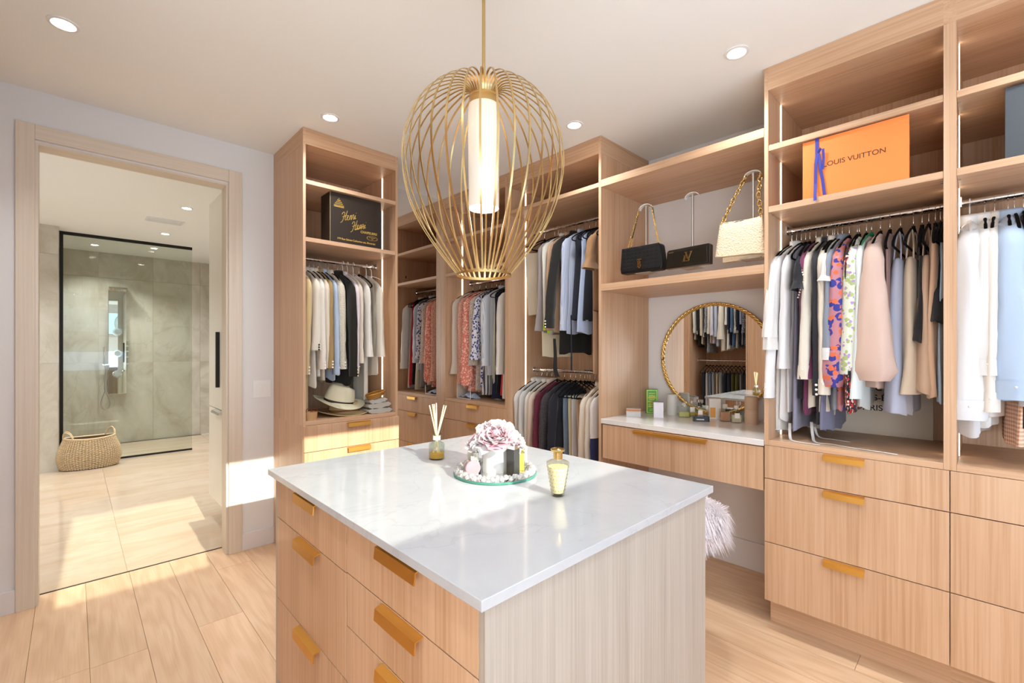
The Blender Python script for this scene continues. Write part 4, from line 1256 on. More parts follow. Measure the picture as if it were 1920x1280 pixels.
# loose white ties on the shelf
WRB = plain('white_ribbon', '#eceaea', .7)
def tie(label, pts, w_=.006):
    P = smoothpath(pts, 5); m = MB(); vs = []
    for i, p in enumerate(P):
        tt = P[min(i+1, len(P)-1)]-P[max(i-1, 0)]; s_ = Vector((-tt.y, tt.x, 0))
        s_ = s_.normalized()*w_ if s_.length > 1e-6 else Vector((w_, 0, 0))
        vs += [p-s_, p+s_, p-s_+Vector((0, 0, .0012)), p+s_+Vector((0, 0, .0012))]
    m.add(vs, [f for i in range(len(P)-1) for f in ((4*i, 4*i+1, 4*i+5, 4*i+4), (4*i+2, 4*i+6, 4*i+7, 4*i+3), (4*i, 4*i+4, 4*i+6, 4*i+2), (4*i+1, 4*i+3, 4*i+7, 4*i+5))])
    m.build('tie', WRB, label=label, cat='tie')
tie('long white blouse tie trailing across the shelf to its middle', [(2.60, .60, .99), (2.56, .585, .93), (2.50, .56, .912), (2.50, .50, .912), (2.475, .42, .912), (2.46, .34, .913), (2.45, .26, .912)])
tie('short white blouse tie curling near the shelf front corner', [(2.55, .68, .98), (2.50, .665, .92), (2.46, .64, .912), (2.445, .58, .912), (2.44, .53, .912)])
tie('white blouse tie lying deeper on the shelf', [(2.66, .60, .96), (2.65, .58, .915), (2.64, .52, .912), (2.62, .45, .912)], .007)

# light switch
t = thing('light_switch', 'white double rocker switch plate beside the doorway', 'switch', (.933, YD, 1.013))
box(.878, .988, YD-.006, YD, 1.015, 1.133).build('plate', WPLAS, t, bevel=.002)
for a in (.898, .938): box(a, a+.034, YD-.009, YD-.006, 1.04, 1.108).build('rocker', WPLAS, t, bevel=.001)
ROWS = [
    ('tow', 1.063, 'coat', 1.028, 0.762, '#d9bf90', 0.02, None, None, 0, 'white', 0, 1.0, 'camel wool coat with buttoned cuff in the tall wardrobe'),
    ('tow', 1.113, 'jacket', 0.847, 0.611, '#ebe3d6', 0.022, None, None, 0, 'black', 0, 1.0, 'ivory blazer with black cuff buttons in the tall wardrobe'),
    ('tow', 1.15, 'jacket', 0.789, 0.731, '#efe8de', 0.016, None, None, 0, 'black', 0, 1.0, 'off-white long jacket behind the ivory blazer in the tall wardrobe'),
    ('tow', 1.18, 'shirt', 0.815, 0.725, '#e9dccb', 0.012, None, None, 0, 'black', 0, 1.0, 'cream shirt squeezed before the olive jacket'),
    ('tow', 1.208, 'jacket', 0.737, 0.726, '#b09362', 0.012, None, None, 0, 'black', 0, 1.0, 'olive tan jacket between cream and boucle garments'),
    ('tow', 1.236, 'shirt', 0.803, 0.769, '#b9cbe4', 0.01, None, None, 0, 'black', 0, 1.0, 'pale blue shirt showing only its cuff in the tall wardrobe'),
    ('tow', 1.279, 'jacket', 0.776, 0.735, '#e5dcc8', 0.024, 'boucle', None, 0, 'black', 0, 1.0, 'ivory boucle knit jacket with frayed cuffs in the tall wardrobe'),
    ('tow', 1.345, 'jacket', 0.845, 0.787, '#26241f', 0.02, None, None, 0, 'black', 0, 1.0, 'black blazer with gold buttons in the tall wardrobe'),
    ('tow', 1.382, 'shirt', 0.761, 0.767, '#e6d8dc', 0.01, None, None, 0, 'white', 0, 1.0, 'pale lilac shirt beside the black blazer'),
    ('tow', 1.416, 'blouse', 0.744, 0.703, '#e4d8c6', 0.012, None, None, 0, 'white', 0, 1.0, 'beige draped blouse beside the lilac shirt'),
    ('tow', 1.459, 'blouse', 0.661, 0.66, '#efeae2', 0.014, None, None, 0, 'white', 0, 1.0, 'white satin blouse with scalloped hem in the tall wardrobe'),
    ('tow', 1.502, 'trousers', 1.015, 0.0, '#ece7da', 0.02, None, None, 0, 'black', 0, 1.0, 'white wide trousers clipped to a hanger in the tall wardrobe'),
    ('tow', 1.559, 'blouse', 0.787, 0.661, '#e9e0d0', 0.014, None, None, 0, 'white', 0, 1.0, 'ivory blouse at the inner end of the tall wardrobe rail'),
    ('b1', 3.342, 'blouse', 1.05, 0.831, '#efe2d2', 0.022, None, None, 0, 'black', 0, 1.0, 'cream silk blouse, first on the floral bay rail'),
    ('b1', 3.24, 'blouse', 0.959, 0.912, '#ecb9a2', 0.02, 'dots', '#c96f5d', 0, 'black', 0, 1.0, 'peach floral blouse beside the cream silk one'),
    ('b1', 3.156, 'blouse', 0.978, 0.926, '#f0907c', 0.024, 'floral', '#f6b9a4', 1, 'black', 0, 1.0, 'coral pink blouse with ballooned sleeves'),
    ('b1', 3.075, 'blouse', 0.963, 0.747, '#ddcbb8', 0.02, 'dots', '#8f8a96', 0, 'black', 0, 1.0, 'sand paisley blouse beside the coral one'),
    ('b1', 3.01, 'blouse', 0.93, 0.699, '#e9e4ea', 0.018, 'bigdots', '#414f86', 0, 'black', 0, 1.0, 'white blouse printed with navy flowers'),
    ('b1', 2.961, 'dress', 0.988, 0.0, '#d9d6d4', 0.016, 'stripes', '#4a4650', 0, 'black', 0, 1.0, 'black and white vertically striped dress on the floral bay rail'),
    ('b1', 2.913, 'shirt', 0.822, 0.742, '#e3e5ea', 0.02, 'finestripes', '#aab3c4', 0, 'black', 0, 1.0, 'white shirt with fine grey stripes on the floral bay rail'),
    ('b1', 2.852, 'dress', 1.026, 0.0, '#e6dfc4', 0.012, 'split', '#2a2c44', 0, 'black', 0, 1.0, 'navy and pale yellow blouse sliver beside the striped shirt'),
    ('b1', 2.799, 'dress', 0.976, 0.0, '#231f20', 0.014, None, None, 0, 'black', 0, 1.0, 'black dress between yellow and red garments'),
    ('b1', 2.747, 'dress', 0.973, 0.0, '#d2333d', 0.016, None, None, 0, 'black', 0, 1.0, 'red dress near the end of the floral bay'),
    ('b1', 2.715, 'shirt', 1.015, 0.806, '#f1ebe2', 0.018, None, None, 0, 'black', 0, 1.0, 'white shirt ending the floral bay rail'),
    ('b2u', 2.444, 'trousers', 0.663, 0.0, '#e6ddca', 0.012, None, None, 0, 'black', -0.85, 1.0, 'short cream trousers folded over the first upper rail hanger'),
    ('b2u', 2.3, 'trousers', 0.991, 0.0, '#ece3c8', 0.01, None, None, 0, 'black', -0.6, 1.0, 'long pale cream trousers behind the first pair'),
    ('b2u', 2.268, 'blouse', 0.815, 0.8, '#a49a98', 0.01, None, None, 0, 'black', 0, 1.0, 'taupe grey blouse on the upper rail'),
    ('b2u', 2.232, 'shirt', 0.816, 0.793, '#e7e6dc', 0.012, 'neon', '#c6e23a', 0, 'black', 0, 1.0, 'white top with neon green edge on the upper rail'),
    ('b2u', 2.185, 'shirt', 0.817, 0.795, '#c9a587', 0.014, None, None, 0, 'black', 0, 1.0, 'tan shirt beside the white top on the upper rail'),
    ('b2u', 2.13, 'jacket', 0.965, 0.781, '#2b2926', 0.018, None, None, 0, 'black', 0, 1.0, 'black jacket with wide cuffs on the upper rail'),
    ('b2u', 2.066, 'shirt', 0.82, 0.798, '#c5cbdd', 0.016, 'finestripes', '#9aa5c4', 0, 'black', 0, 1.0, 'pale blue pinstriped shirt on the upper rail'),
    ('b2u', 2.004, 'dress', 0.726, 0.0, '#282934', 0.02, None, None, 0, 'black', 0, 1.0, 'navy sleeveless waistcoat on the upper rail'),
    ('b2u', 1.948, 'dress', 0.819, 0.0, '#b9c8e6', 0.012, None, None, 0, 'black', 0, 1.0, 'light blue layered top showing its hem under the navy ones'),
    ('b2u', 1.916, 'dress', 0.737, 0.0, '#22232b', 0.018, None, None, 0, 'black', 0, 1.0, 'blue-black sleeveless top beside the waistcoat'),
    ('b2u', 1.876, 'trousers', 1.105, 0.0, '#cda98b', 0.014, None, None, 0, 'black', 0, 1.0, 'beige trousers hanging lowest behind the navy tops'),
    ('b2u', 1.837, 'tee', 0.678, 0.403, '#9a7552', 0.02, None, None, 0, 'black', 0, 1.0, 'brown knitted short-sleeved top near the oak side panel'),
    ('b2u', 1.789, 'trousers', 0.736, 0.0, '#e2cbb8', 0.01, None, None, 0, 'black', 0, 1.0, 'pale pink trousers last on the upper rail'),
    ('b2l', 2.525, 'shirt', 0.676, 0.561, '#e4e2de', 0.018, None, None, 0, 'black', 0, 1.0, 'pale grey shirt, first on the lower rail'),
    ('b2l', 2.473, 'shirt', 0.667, 0.553, '#dcdbd8', 0.014, None, None, 0, 'black', 0, 1.0, 'light grey jacket second on the lower rail'),
    ('b2l', 2.416, 'shirt', 0.658, 0.585, '#e9e5dc', 0.014, None, None, 0, 'black', 0, 1.0, 'ivory shirt third on the lower rail'),
    ('b2l', 2.366, 'shirt', 0.649, 0.577, '#ead3c0', 0.012, None, None, 0, 'black', 0, 1.0, 'peach cream shirt before the burgundy cardigan'),
    ('b2l', 2.311, 'knit', 0.681, 0.589, '#6b2a3c', 0.024, None, None, 0, 'black', 0, 1.0, 'burgundy knitted cardigan on the lower rail'),
    ('b2l', 2.237, 'knit', 0.708, 0.596, '#4a4448', 0.022, 'dots', '#2e2a30', 0, 'black', 0, 1.0, 'charcoal leopard cardigan beside the burgundy one'),
    ('b2l', 2.18, 'knit', 0.657, 0.587, '#2a2a34', 0.018, None, None, 0, 'black', 0, 1.0, 'black cardigan on the lower rail'),
    ('b2l', 2.13, 'trousers', 0.767, 0.0, '#7f93ab', 0.016, None, None, 0, 'black', 0, 1.0, 'faded blue jeans on the lower rail'),
    ('b2l', 2.085, 'trousers', 0.758, 0.0, '#eadfb8', 0.01, None, None, 0, 'black', 0, 1.0, 'pale yellow trousers beside the jeans'),
    ('b2l', 2.047, 'trousers', 0.711, 0.0, '#dfe0e6', 0.014, None, None, 0, 'black', 0, 1.0, 'white trousers on the lower rail'),
    ('b2l', 1.999, 'trousers', 0.701, 0.0, '#d5b392', 0.014, None, None, 0, 'black', 0, 1.0, 'tan trousers on the lower rail'),
    ('b2l', 1.957, 'trousers', 0.693, 0.0, '#cfae92', 0.01, None, None, 0, 'black', 0, 1.0, 'beige trousers behind the tan pair'),
    ('b2l', 1.903, 'coat', 0.757, 0.613, '#e8dccb', 0.024, None, None, 0, 'brown', 0, 1.0, 'cream trench coat near the end of the lower rail'),
    ('b2l', 1.845, 'jacket', 0.745, 0.603, '#e3d6c4', 0.016, None, None, 0, 'brown', 0, 1.0, 'sand jacket behind the cream trench coat'),
    ('b2l', 1.802, 'coat', 0.772, 0.63, '#efe9e6', 0.016, 'block', '#2f3358', 0, 'black', 0, 1.0, 'white and navy colour-block coat ending the lower rail'),
    ('b3', 0.712, 'blouse', 1.017, 0.555, '#efece8', 0.014, None, None, 0, 'black', -0.12, 1.0, 'white blouse with wide cuffs, first on this rail'),
    ('b3', 0.71, 'blouse', 1.009, 0.615, '#ece9e6', 0.013, 'eyelet', '#cfcac4', 0, 'black', -0.1, 1.0, 'white eyelet blouse second on the rail'),
    ('b3', 0.689, 'shirt', 0.952, 0.841, '#f0eeee', 0.013, None, None, 0, 'black', -0.08, 1.0, 'white shirt with long cuffs third on the rail'),
    ('b3', 0.668, 'blouse', 0.923, 0.705, '#ebe8ea', 0.012, None, None, 0, 'black', 0, 1.0, 'white satin blouse fourth on the rail'),
    ('b3', 0.648, 'dress', 1.001, 0.0, '#9a99b0', 0.012, None, None, 0, 'black', 0, 1.0, 'lilac grey sleeveless top with long hem'),
    ('b3', 0.63, 'tee', 0.853, 0.336, '#26262c', 0.014, 'pearl', '#efe8d8', 0, 'black', 0, 1.0, 'black top with pearl-edged short sleeves'),
    ('b3', 0.603, 'blouse', 0.917, 0.749, '#7b3d60', 0.015, None, None, 0, 'black', 0, 1.0, 'plum purple blouse with long sleeves'),
    ('b3', 0.578, 'shirt', 0.888, 0.747, '#e6ded0', 0.016, None, None, 0, 'black', 0, 1.0, 'ivory shirt beside the plum blouse'),
    ('b3', 0.554, 'jacket', 0.968, 0.821, '#34343a', 0.012, None, None, 0, 'black', 0, 1.0, 'charcoal jacket behind the ivory shirt'),
    ('b3', 0.533, 'shirt', 0.909, 0.814, '#efe6d8', 0.016, None, None, 0, 'black', 0, 1.0, 'cream shirt with flared cuffs'),
    ('b3', 0.512, 'tee', 0.73, 0.31, '#ece2da', 0.012, None, None, 0, 'black', 0, 1.0, 'ivory top with fluttering short sleeves'),
    ('b3', 0.494, 'shirt', 0.88, 0.656, '#8f97a6', 0.014, 'cuff', '#eceef2', 0, 'black', 0, 1.0, 'slate grey shirt with white cuffs'),
    ('b3', 0.466, 'blouse', 0.89, 0.781, '#c78b96', 0.018, 'bluefloral', '#3d3f92', 0.6, 'black', 0, 1.0, 'blouse printed with blue and orange flowers'),
    ('b3', 0.427, 'blouse', 0.837, 0.722, '#e6ecdc', 0.02, 'greenfloral', '#a9b97a', 0.5, 'black', 0, 1.0, 'white blouse printed with green and lilac flowers'),
    ('b3', 0.4, 'blouse', 0.871, 0.826, '#e3eaea', 0.013, None, None, 0, 'black', 0, 1.0, 'pale mint blouse behind the green floral one'),
    ('b3', 0.381, 'dress', 0.724, 0.0, '#b9b6b0', 0.008, None, None, 0, 'green', 0, 1.0, 'sheer grey top on the bright green hanger'),
    ('b3', 0.348, 'blouse', 0.783, 0.746, '#d9bdb0', 0.026, None, None, 0.8, 'black', 0, 1.0, 'blush pink blouse with gathered cuffs'),
    ('b3', 0.314, 'dress', 0.733, 0.0, '#a98580', 0.008, None, None, 0, 'black', 0, 1.0, 'mauve top behind the blush blouse'),
    ('b3', 0.277, 'cami', 0.888, 0.0, '#bcc4dc', 0.026, None, None, 0, 'black', 0, 1.0, 'pale blue sleeveless blouse with long front slit'),
    ('b3', 0.233, 'cami', 0.805, 0.0, '#dccbb6', 0.024, None, None, 0, 'black', 0, 1.0, 'cream halter top with layered hem'),
    ('b3', 0.204, 'cami', 0.581, 0.0, '#29282c', 0.01, None, None, 0, 'black', 0, 1.0, 'black camisole between cream and beige tops'),
    ('b3', 0.182, 'cami', 0.784, 0.0, '#d0b39c', 0.022, None, None, 0, 'black', 0, 1.0, 'beige nude sleeveless dress'),
    ('b3', 0.161, 'dress', 0.809, 0.0, '#d9b89e', 0.014, None, None, 0, 'black', 0, 1.0, 'peach beige layered top near the divider'),
    ('b3', 0.145, 'cami', 0.504, 0.0, '#26262a', 0.02, None, None, 0, 'black', 0, 1.0, 'black satin camisole nearest the divider'),
    ('b4', 0.056, 'shirt', 0.942, 0.876, '#e9ebf0', 0.034, None, None, 0.25, 'white', 0.05, 1.0, 'large white shirt first in the right-edge bay'),
    ('b4', 0.012, 'shirt', 0.909, 0.705, '#eef0f2', 0.026, None, None, 0, 'black', 0, 1.0, 'white shirt with open collar second in the right-edge bay'),
    ('b4', -0.016, 'shirt', 0.874, 0.84, '#ebe3da', 0.018, None, None, 0, 'black', 0, 1.0, 'ivory shirt before the light blue one'),
    ('b4', -0.053, 'shirt', 0.809, 0.791, '#b7cbe6', 0.034, None, None, 0, 'black', 0, 1.0, 'light blue linen shirt in the right-edge bay'),
    ('b4', -0.07, 'dress', 0.974, 0.0, '#c98560', 0.016, 'gingham', '#efd9c4', 0, 'black', 0, 1.0, 'orange gingham shirt below the blue one'),
    ('b4', -0.094, 'dress', 0.906, 0.0, '#24252c', 0.018, None, None, 0, 'black', 0, 1.0, 'black top at the right edge'),
    ('b4', -0.126, 'shirt', 0.902, 0.814, '#dfe3ea', 0.02, None, None, 0, 'black', 0, 1.0, 'white shirt beyond the right edge'),
    ('b3', 0.525, 'dress', 0.99, 0.0, '#8284a0', 0.01, None, None, 0, 'black', 0, 1.0, 'lilac blue skirt-length top hanging lowest behind the charcoal jacket'),
    ('b3', 0.435, 'blouse', 0.899, 0.869, '#2c2230', 0.01, 'floral', '#b5332c', 0, 'black', 0, 1.0, 'dark plum blouse with red flowers below the blue floral one'),
    ('b3', 0.135, 'dress', 0.829, 0.0, '#a3bbd2', 0.008, None, None, 0, 'black', 0, 1.0, 'denim blue top folded low beside the divider'),
    ('ou', 2.928, 'shirt', 0.8, 0.7, '#e3ddd0', 0.014, None, None, 0, 'black', 0, 1.0, 'cream shirt at the left of the reflected upper rail'),
    ('ou', 2.888, 'jacket', 0.9, 0.72, '#1f1b1c', 0.022, None, None, 0, 'black', 0, 1.0, 'black jacket second on the reflected upper rail'),
    ('ou', 2.836, 'shirt', 0.86, 0.74, '#e8dcc2', 0.016, None, None, 0, 'black', 0, 1.0, 'butter yellow shirt on the reflected upper rail'),
    ('ou', 2.791, 'jacket', 0.92, 0.76, '#241f20', 0.016, None, None, 0, 'black', 0, 1.0, 'black coat between yellow shirt and grey print, reflected'),
    ('ou', 2.757, 'blouse', 0.98, 0.7, '#7d8088', 0.014, 'dots', '#c9c9c4', 0, 'black', 0, 1.0, 'grey printed blouse on the reflected upper rail'),
    ('ou', 2.719, 'blouse', 0.85, 0.72, '#e9dfcc', 0.015, None, None, 0, 'black', 0, 1.0, 'cream ruffled blouse on the reflected upper rail'),
    ('ou', 2.676, 'shirt', 0.86, 0.74, '#d9d7e2', 0.018, None, None, 0, 'black', 0, 1.0, 'lilac white shirt on the reflected upper rail'),
    ('ou', 2.625, 'shirt', 0.9, 0.76, '#c3c8dc', 0.018, None, None, 0, 'black', 0, 1.0, 'pale blue shirt on the reflected upper rail'),
    ('ou', 2.552, 'blouse', 0.96, 0.8, '#eae2d2', 0.03, None, None, 0, 'black', 0, 1.0, 'wide ivory blouse on the reflected upper rail'),
    ('ou', 2.485, 'shirt', 0.94, 0.6, '#eceae6', 0.018, None, None, 0, 'black', 0, 1.0, 'white shirt beside the wide ivory blouse, reflected'),
    ('ou', 2.446, 'jacket', 0.88, 0.72, '#22273c', 0.018, None, None, 0, 'black', 0, 1.0, 'navy jacket before the denim one on the reflected rail'),
    ('ou', 2.407, 'shirt', 0.9, 0.7, '#5d7ea8', 0.014, None, None, 0, 'black', 0, 1.0, 'denim blue shirt on the reflected upper rail'),
    ('ou', 2.373, 'blouse', 0.92, 0.72, '#b9b4a8', 0.018, 'dots', '#5a554e', 0, 'black', 0, 1.0, 'grey leopard blouse on the reflected upper rail'),
    ('ou', 2.328, 'jacket', 0.9, 0.68, '#1d2134', 0.018, None, None, 0, 'black', 0, 1.0, 'dark navy jacket near the right of the reflected rail'),
    ('ou', 2.289, 'shirt', 0.88, 0.6, '#8b93a6', 0.014, None, None, 0, 'black', 0, 1.0, 'steel grey shirt on the reflected upper rail'),
    ('ou', 2.25, 'blouse', 0.9, 0.72, '#4c5468', 0.018, 'dots', '#cfd2d8', 0, 'black', 0, 1.0, 'speckled navy blouse ending the reflected upper rail'),
    ('ol', 2.844, 'trousers', 0.82, 0, '#232a40', 0.016, None, None, 0, 'black', 0, 1.0, 'navy trousers on the reflected lower rail'),
    ('ol', 2.793, 'trousers', 0.82, 0, '#c9c6c3', 0.016, None, None, 0, 'black', 0, 1.0, 'light grey trousers on the reflected lower rail'),
    ('ol', 2.751, 'trousers', 0.82, 0, '#7488a3', 0.016, None, None, 0, 'black', 0, 1.0, 'faded blue trousers on the reflected lower rail'),
    ('ol', 2.701, 'trousers', 0.82, 0, '#9a9c9f', 0.016, None, None, 0, 'black', 0, 1.0, 'mid grey trousers on the reflected lower rail'),
    ('ol', 2.65, 'trousers', 0.82, 0, '#cfbf9f', 0.016, None, None, 0, 'black', 0, 1.0, 'sand trousers on the reflected lower rail'),
    ('ol', 2.601, 'trousers', 0.82, 0, '#a9aaad', 0.016, None, None, 0, 'black', 0, 1.0, 'silver grey trousers on the reflected lower rail'),
    ('ol', 2.547, 'trousers', 0.82, 0, '#22283a', 0.016, None, None, 0, 'black', 0, 1.0, 'dark navy trousers on the reflected lower rail'),
    ('ol', 2.493, 'trousers', 0.82, 0, '#2c3346', 0.016, None, None, 0, 'black', 0, 1.0, 'ink blue trousers on the reflected lower rail'),
    ('ol', 2.44, 'trousers', 0.82, 0, '#5c5f2e', 0.016, None, None, 0, 'black', 0, 1.0, 'olive trousers on the reflected lower rail'),
    ('ol', 2.39, 'trousers', 0.82, 0, '#6b6c36', 0.016, None, None, 0, 'black', 0, 1.0, 'moss green trousers on the reflected lower rail'),
    ('ol', 2.334, 'trousers', 0.82, 0, '#8d9097', 0.016, None, None, 0, 'black', 0, 1.0, 'slate grey trousers on the reflected lower rail'),
    ('ol', 2.278, 'trousers', 0.82, 0, '#1f2740', 0.016, None, None, 0, 'black', 0, 1.0, 'midnight blue trousers on the reflected lower rail'),
    ('ol', 2.239, 'trousers', 0.82, 0, '#6d80a8', 0.016, None, None, 0, 'black', 0, 1.0, 'bright denim trousers on the reflected lower rail'),
]

# ------------------------------------------------------------------ clothes
def fabric(col, pat=None, col2=None):
    key = ('fab', col, pat, col2)
    if key in MATS: return MATS[key]
    nm = 'fabric_'+(pat or 'plain')+'_'+col.strip('#')
    m, n, l, b = newmat(nm)
    b.inputs['Roughness'].default_value = .85
    b.inputs['Specular IOR Level'].default_value = .2
    b.inputs['Sheen Weight'].default_value = .15
    base = (*[c*.85 for c in srgb(col)], 1)
    b.inputs['Base Color'].default_value = base
    v, tc = coords(n, l, (1, 1, 1))
    bump = n.new('ShaderNodeTexNoise'); bump.inputs['Scale'].default_value = 420 if pat != 'boucle' else 150; bump.inputs['Detail'].default_value = 1
    l.new(v, bump.inputs['Vector'])
    bp = n.new('ShaderNodeBump'); bp.inputs['Strength'].default_value = .25 if pat != 'boucle' else 1.0; bp.inputs['Distance'].default_value = .001 if pat != 'boucle' else .006
    l.new(bump.outputs['Fac'], bp.inputs['Height']); l.new(bp.outputs[0], b.inputs['Normal'])
    def mixcol(fac, c2):
        mx = n.new('ShaderNodeMix'); mx.data_type = 'RGBA'
        l.new(fac, mx.inputs[0]); mx.inputs[6].default_value = base; mx.inputs[7].default_value = (*srgb(c2), 1)
        l.new(mx.outputs[2], b.inputs['Base Color']); return mx
    def math_(op, a, bval=None, bsock=None):
        q = n.new('ShaderNodeMath'); q.operation = op
        l.new(a, q.inputs[0])
        if bsock is not None: l.new(bsock, q.inputs[1])
        elif bval is not None: q.inputs[1].default_value = bval
        return q.outputs[0]
    sep = n.new('ShaderNodeSeparateXYZ'); l.new(v, sep.inputs[0])
    if pat in ('stripes', 'finestripes', 'gingham'):
        s_ = math_('ADD', sep.outputs[0], bsock=sep.outputs[1])
        fr_ = {'stripes': 520, 'finestripes': 700, 'gingham': 420}[pat]
        f1 = math_('SINE', math_('MULTIPLY', s_, fr_)); f1 = math_('GREATER_THAN', f1, .0 if pat != 'finestripes' else .55)
        if pat == 'gingham':
            f2 = math_('GREATER_THAN', math_('SINE', math_('MULTIPLY', sep.outputs[2], fr_)), 0.0)
            f1 = math_('MULTIPLY', math_('ADD', f1, bsock=f2), .42)
        mixcol(f1, col2)
    elif pat in ('dots', 'eyelet', 'bigdots', 'floral', 'bluefloral', 'greenfloral'):
        sc = {'dots': 95, 'eyelet': 80, 'bigdots': 48, 'floral': 45, 'bluefloral': 26, 'greenfloral': 36}[pat]
        th = {'dots': .34, 'eyelet': .18, 'bigdots': .42, 'floral': .40, 'bluefloral': .46, 'greenfloral': .40}[pat]
        vo = n.new('ShaderNodeTexVoronoi'); vo.inputs['Scale'].default_value = sc; l.new(v, vo.inputs['Vector'])
        no = n.new('ShaderNodeTexNoise'); no.inputs['Scale'].default_value = sc*2.2; l.new(v, no.inputs['Vector'])
        d_ = math_('ADD', vo.outputs['Distance'], bsock=math_('MULTIPLY', no.outputs['Fac'], .35))
        f1 = math_('LESS_THAN', d_, th+.17)
        mx = mixcol(f1, col2)
        if 'floral' in pat:
            c3 = {'floral': '#fbd9cb', 'bluefloral': '#d9704c', 'greenfloral': '#b08fc8'}[pat]
            vo2 = n.new('ShaderNodeTexVoronoi'); vo2.inputs['Scale'].default_value = sc*1.25
            mp = n.new('ShaderNodeMapping'); mp.inputs['Location'].default_value = (.37, .21, .13); l.new(v, mp.inputs[0]); l.new(mp.outputs[0], vo2.inputs['Vector'])
            f2 = math_('LESS_THAN', math_('ADD', vo2.outputs['Distance'], bsock=math_('MULTIPLY', no.outputs['Fac'], .4)), th+.10)
            m2 = n.new('ShaderNodeMix'); m2.data_type = 'RGBA'
            l.new(f2, m2.inputs[0]); l.new(mx.outputs[2], m2.inputs[6]); m2.inputs[7].default_value = (*srgb(c3), 1)
            l.new(m2.outputs[2], b.inputs['Base Color'])
    elif pat in ('block', 'neon', 'split'):
        zt = {'block': -.42, 'neon': -.74, 'split': 9}[pat]
        if pat == 'split': f1 = math_('LESS_THAN', sep.outputs[1], -.002)
        elif pat == 'neon': f1 = math_('MULTIPLY', math_('LESS_THAN', sep.outputs[0], -.172), bsock=math_('LESS_THAN', sep.outputs[2], zt))
        else: f1 = math_('LESS_THAN', sep.outputs[2], zt)
        mixcol(f1, col2)
    elif pat == 'boucle':
        f1 = math_('SINE', math_('MULTIPLY', sep.outputs[2], 520)); mixcol(math_('MULTIPLY', math_('ADD', f1, 1.0), .12), '#b7ad98')
    MATS[key] = m
    return m

HC = {'black': BVEL, 'white': WPLAS, 'green': plain('green_hanger', '#1f8a5c', .4), 'brown': plain('brown_hanger', '#5a2f1d', .6)}
HM = {}
def hanger_data(kind):
    if kind in HM: return HM[kind]
    m = MB(True)
    arc = [(.0, .0165*math.sin(a)-.004, .0165*math.cos(a)-.002) for a in [-.25*PI-.9+i*(1.15*PI+.9-.25*PI+.25*PI)/14 for i in range(15)]]
    arc = [(.0165*math.sin(a), 0, .0165*math.cos(a)-.003) for a in [-1.9+i*(1.9+PI)/14 for i in range(15)]]
    arc = arc[:-1]+[(.002, 0, -.026), (0, 0, -.04), (0, 0, -.072)]
    m.tube(arc, .0017 if kind != 'white' else .0026, 6)
    hook = m.data('hook', CHROME if kind != 'white' else WPLAS, True)
    b = MB(True)
    pts = [(0, 0, -.068), (.04, 0, -.080), (.10, 0, -.105), (.16, 0, -.133), (.20, 0, -.158), (.207, 0, -.170), (.20, 0, -.178), (.10, 0, -.179), (0, 0, -.179), (-.10, 0, -.179), (-.20, 0, -.178), (-.207, 0, -.170), (-.20, 0, -.158), (-.16, 0, -.133), (-.10, 0, -.105), (-.04, 0, -.080)]
    b.tube(pts, .0052, 6, closed=True, ry=.0035, up=(0, 1, 0))
    b.tube([(0, 0, -.066), (0, 0, -.085)], .007, 8)
    HM[kind] = (hook, b.data('hanger_body', HC[kind], True))
    return HM[kind]

def lerp_rows(rows, v):
    k = v*(len(rows)-1); i = min(int(k), len(rows)-2); q = k-i
    return [a*(1-q)+b*q for a, b in zip(rows[i], rows[i+1])]

def cloth_body(rows, q, folds=1.0, nu=34, nv=22, hem=.012, ends=True):
    """rows: (z, half width along the hanger, half thickness, offset x)."""
    p1, p2, p3, k1, k2 = q.uniform(0, 6), q.uniform(0, 6), q.uniform(0, 6), q.uniform(34, 48), q.uniform(60, 80)
    z0, z1 = rows[0][0], rows[-1][0]
    m = MB(True)
    def f(u, v):
        z, hw, ht, ox = lerp_rows(rows, v)
        a = 2*PI*u; c, s = math.cos(a), math.sin(a)
        x = math.copysign(abs(c)**.75, c)*hw
        y = math.copysign(abs(s)**.8, s)*ht
        g = min(1, max(0, (z0-z-.05)/.35))
        y += folds*g*(.0065*math.sin(k1*x+p1)+.003*math.sin(k2*x+p2+3*z))
        y *= 1+.16*g*math.sin(5*a+p3+z*2.5)
        x += g*.006*math.sin(4*a+p2)+ox
        if v > .97: z += hem*math.sin(2*a+p3)+hem*.5*math.sin(k1*x+p1)
        return (x, y, z)
    m.grid(f, nu, nv, True)
    m.add([f(i/nu, 0) for i in range(nu)], [tuple(range(nu))])
    return m

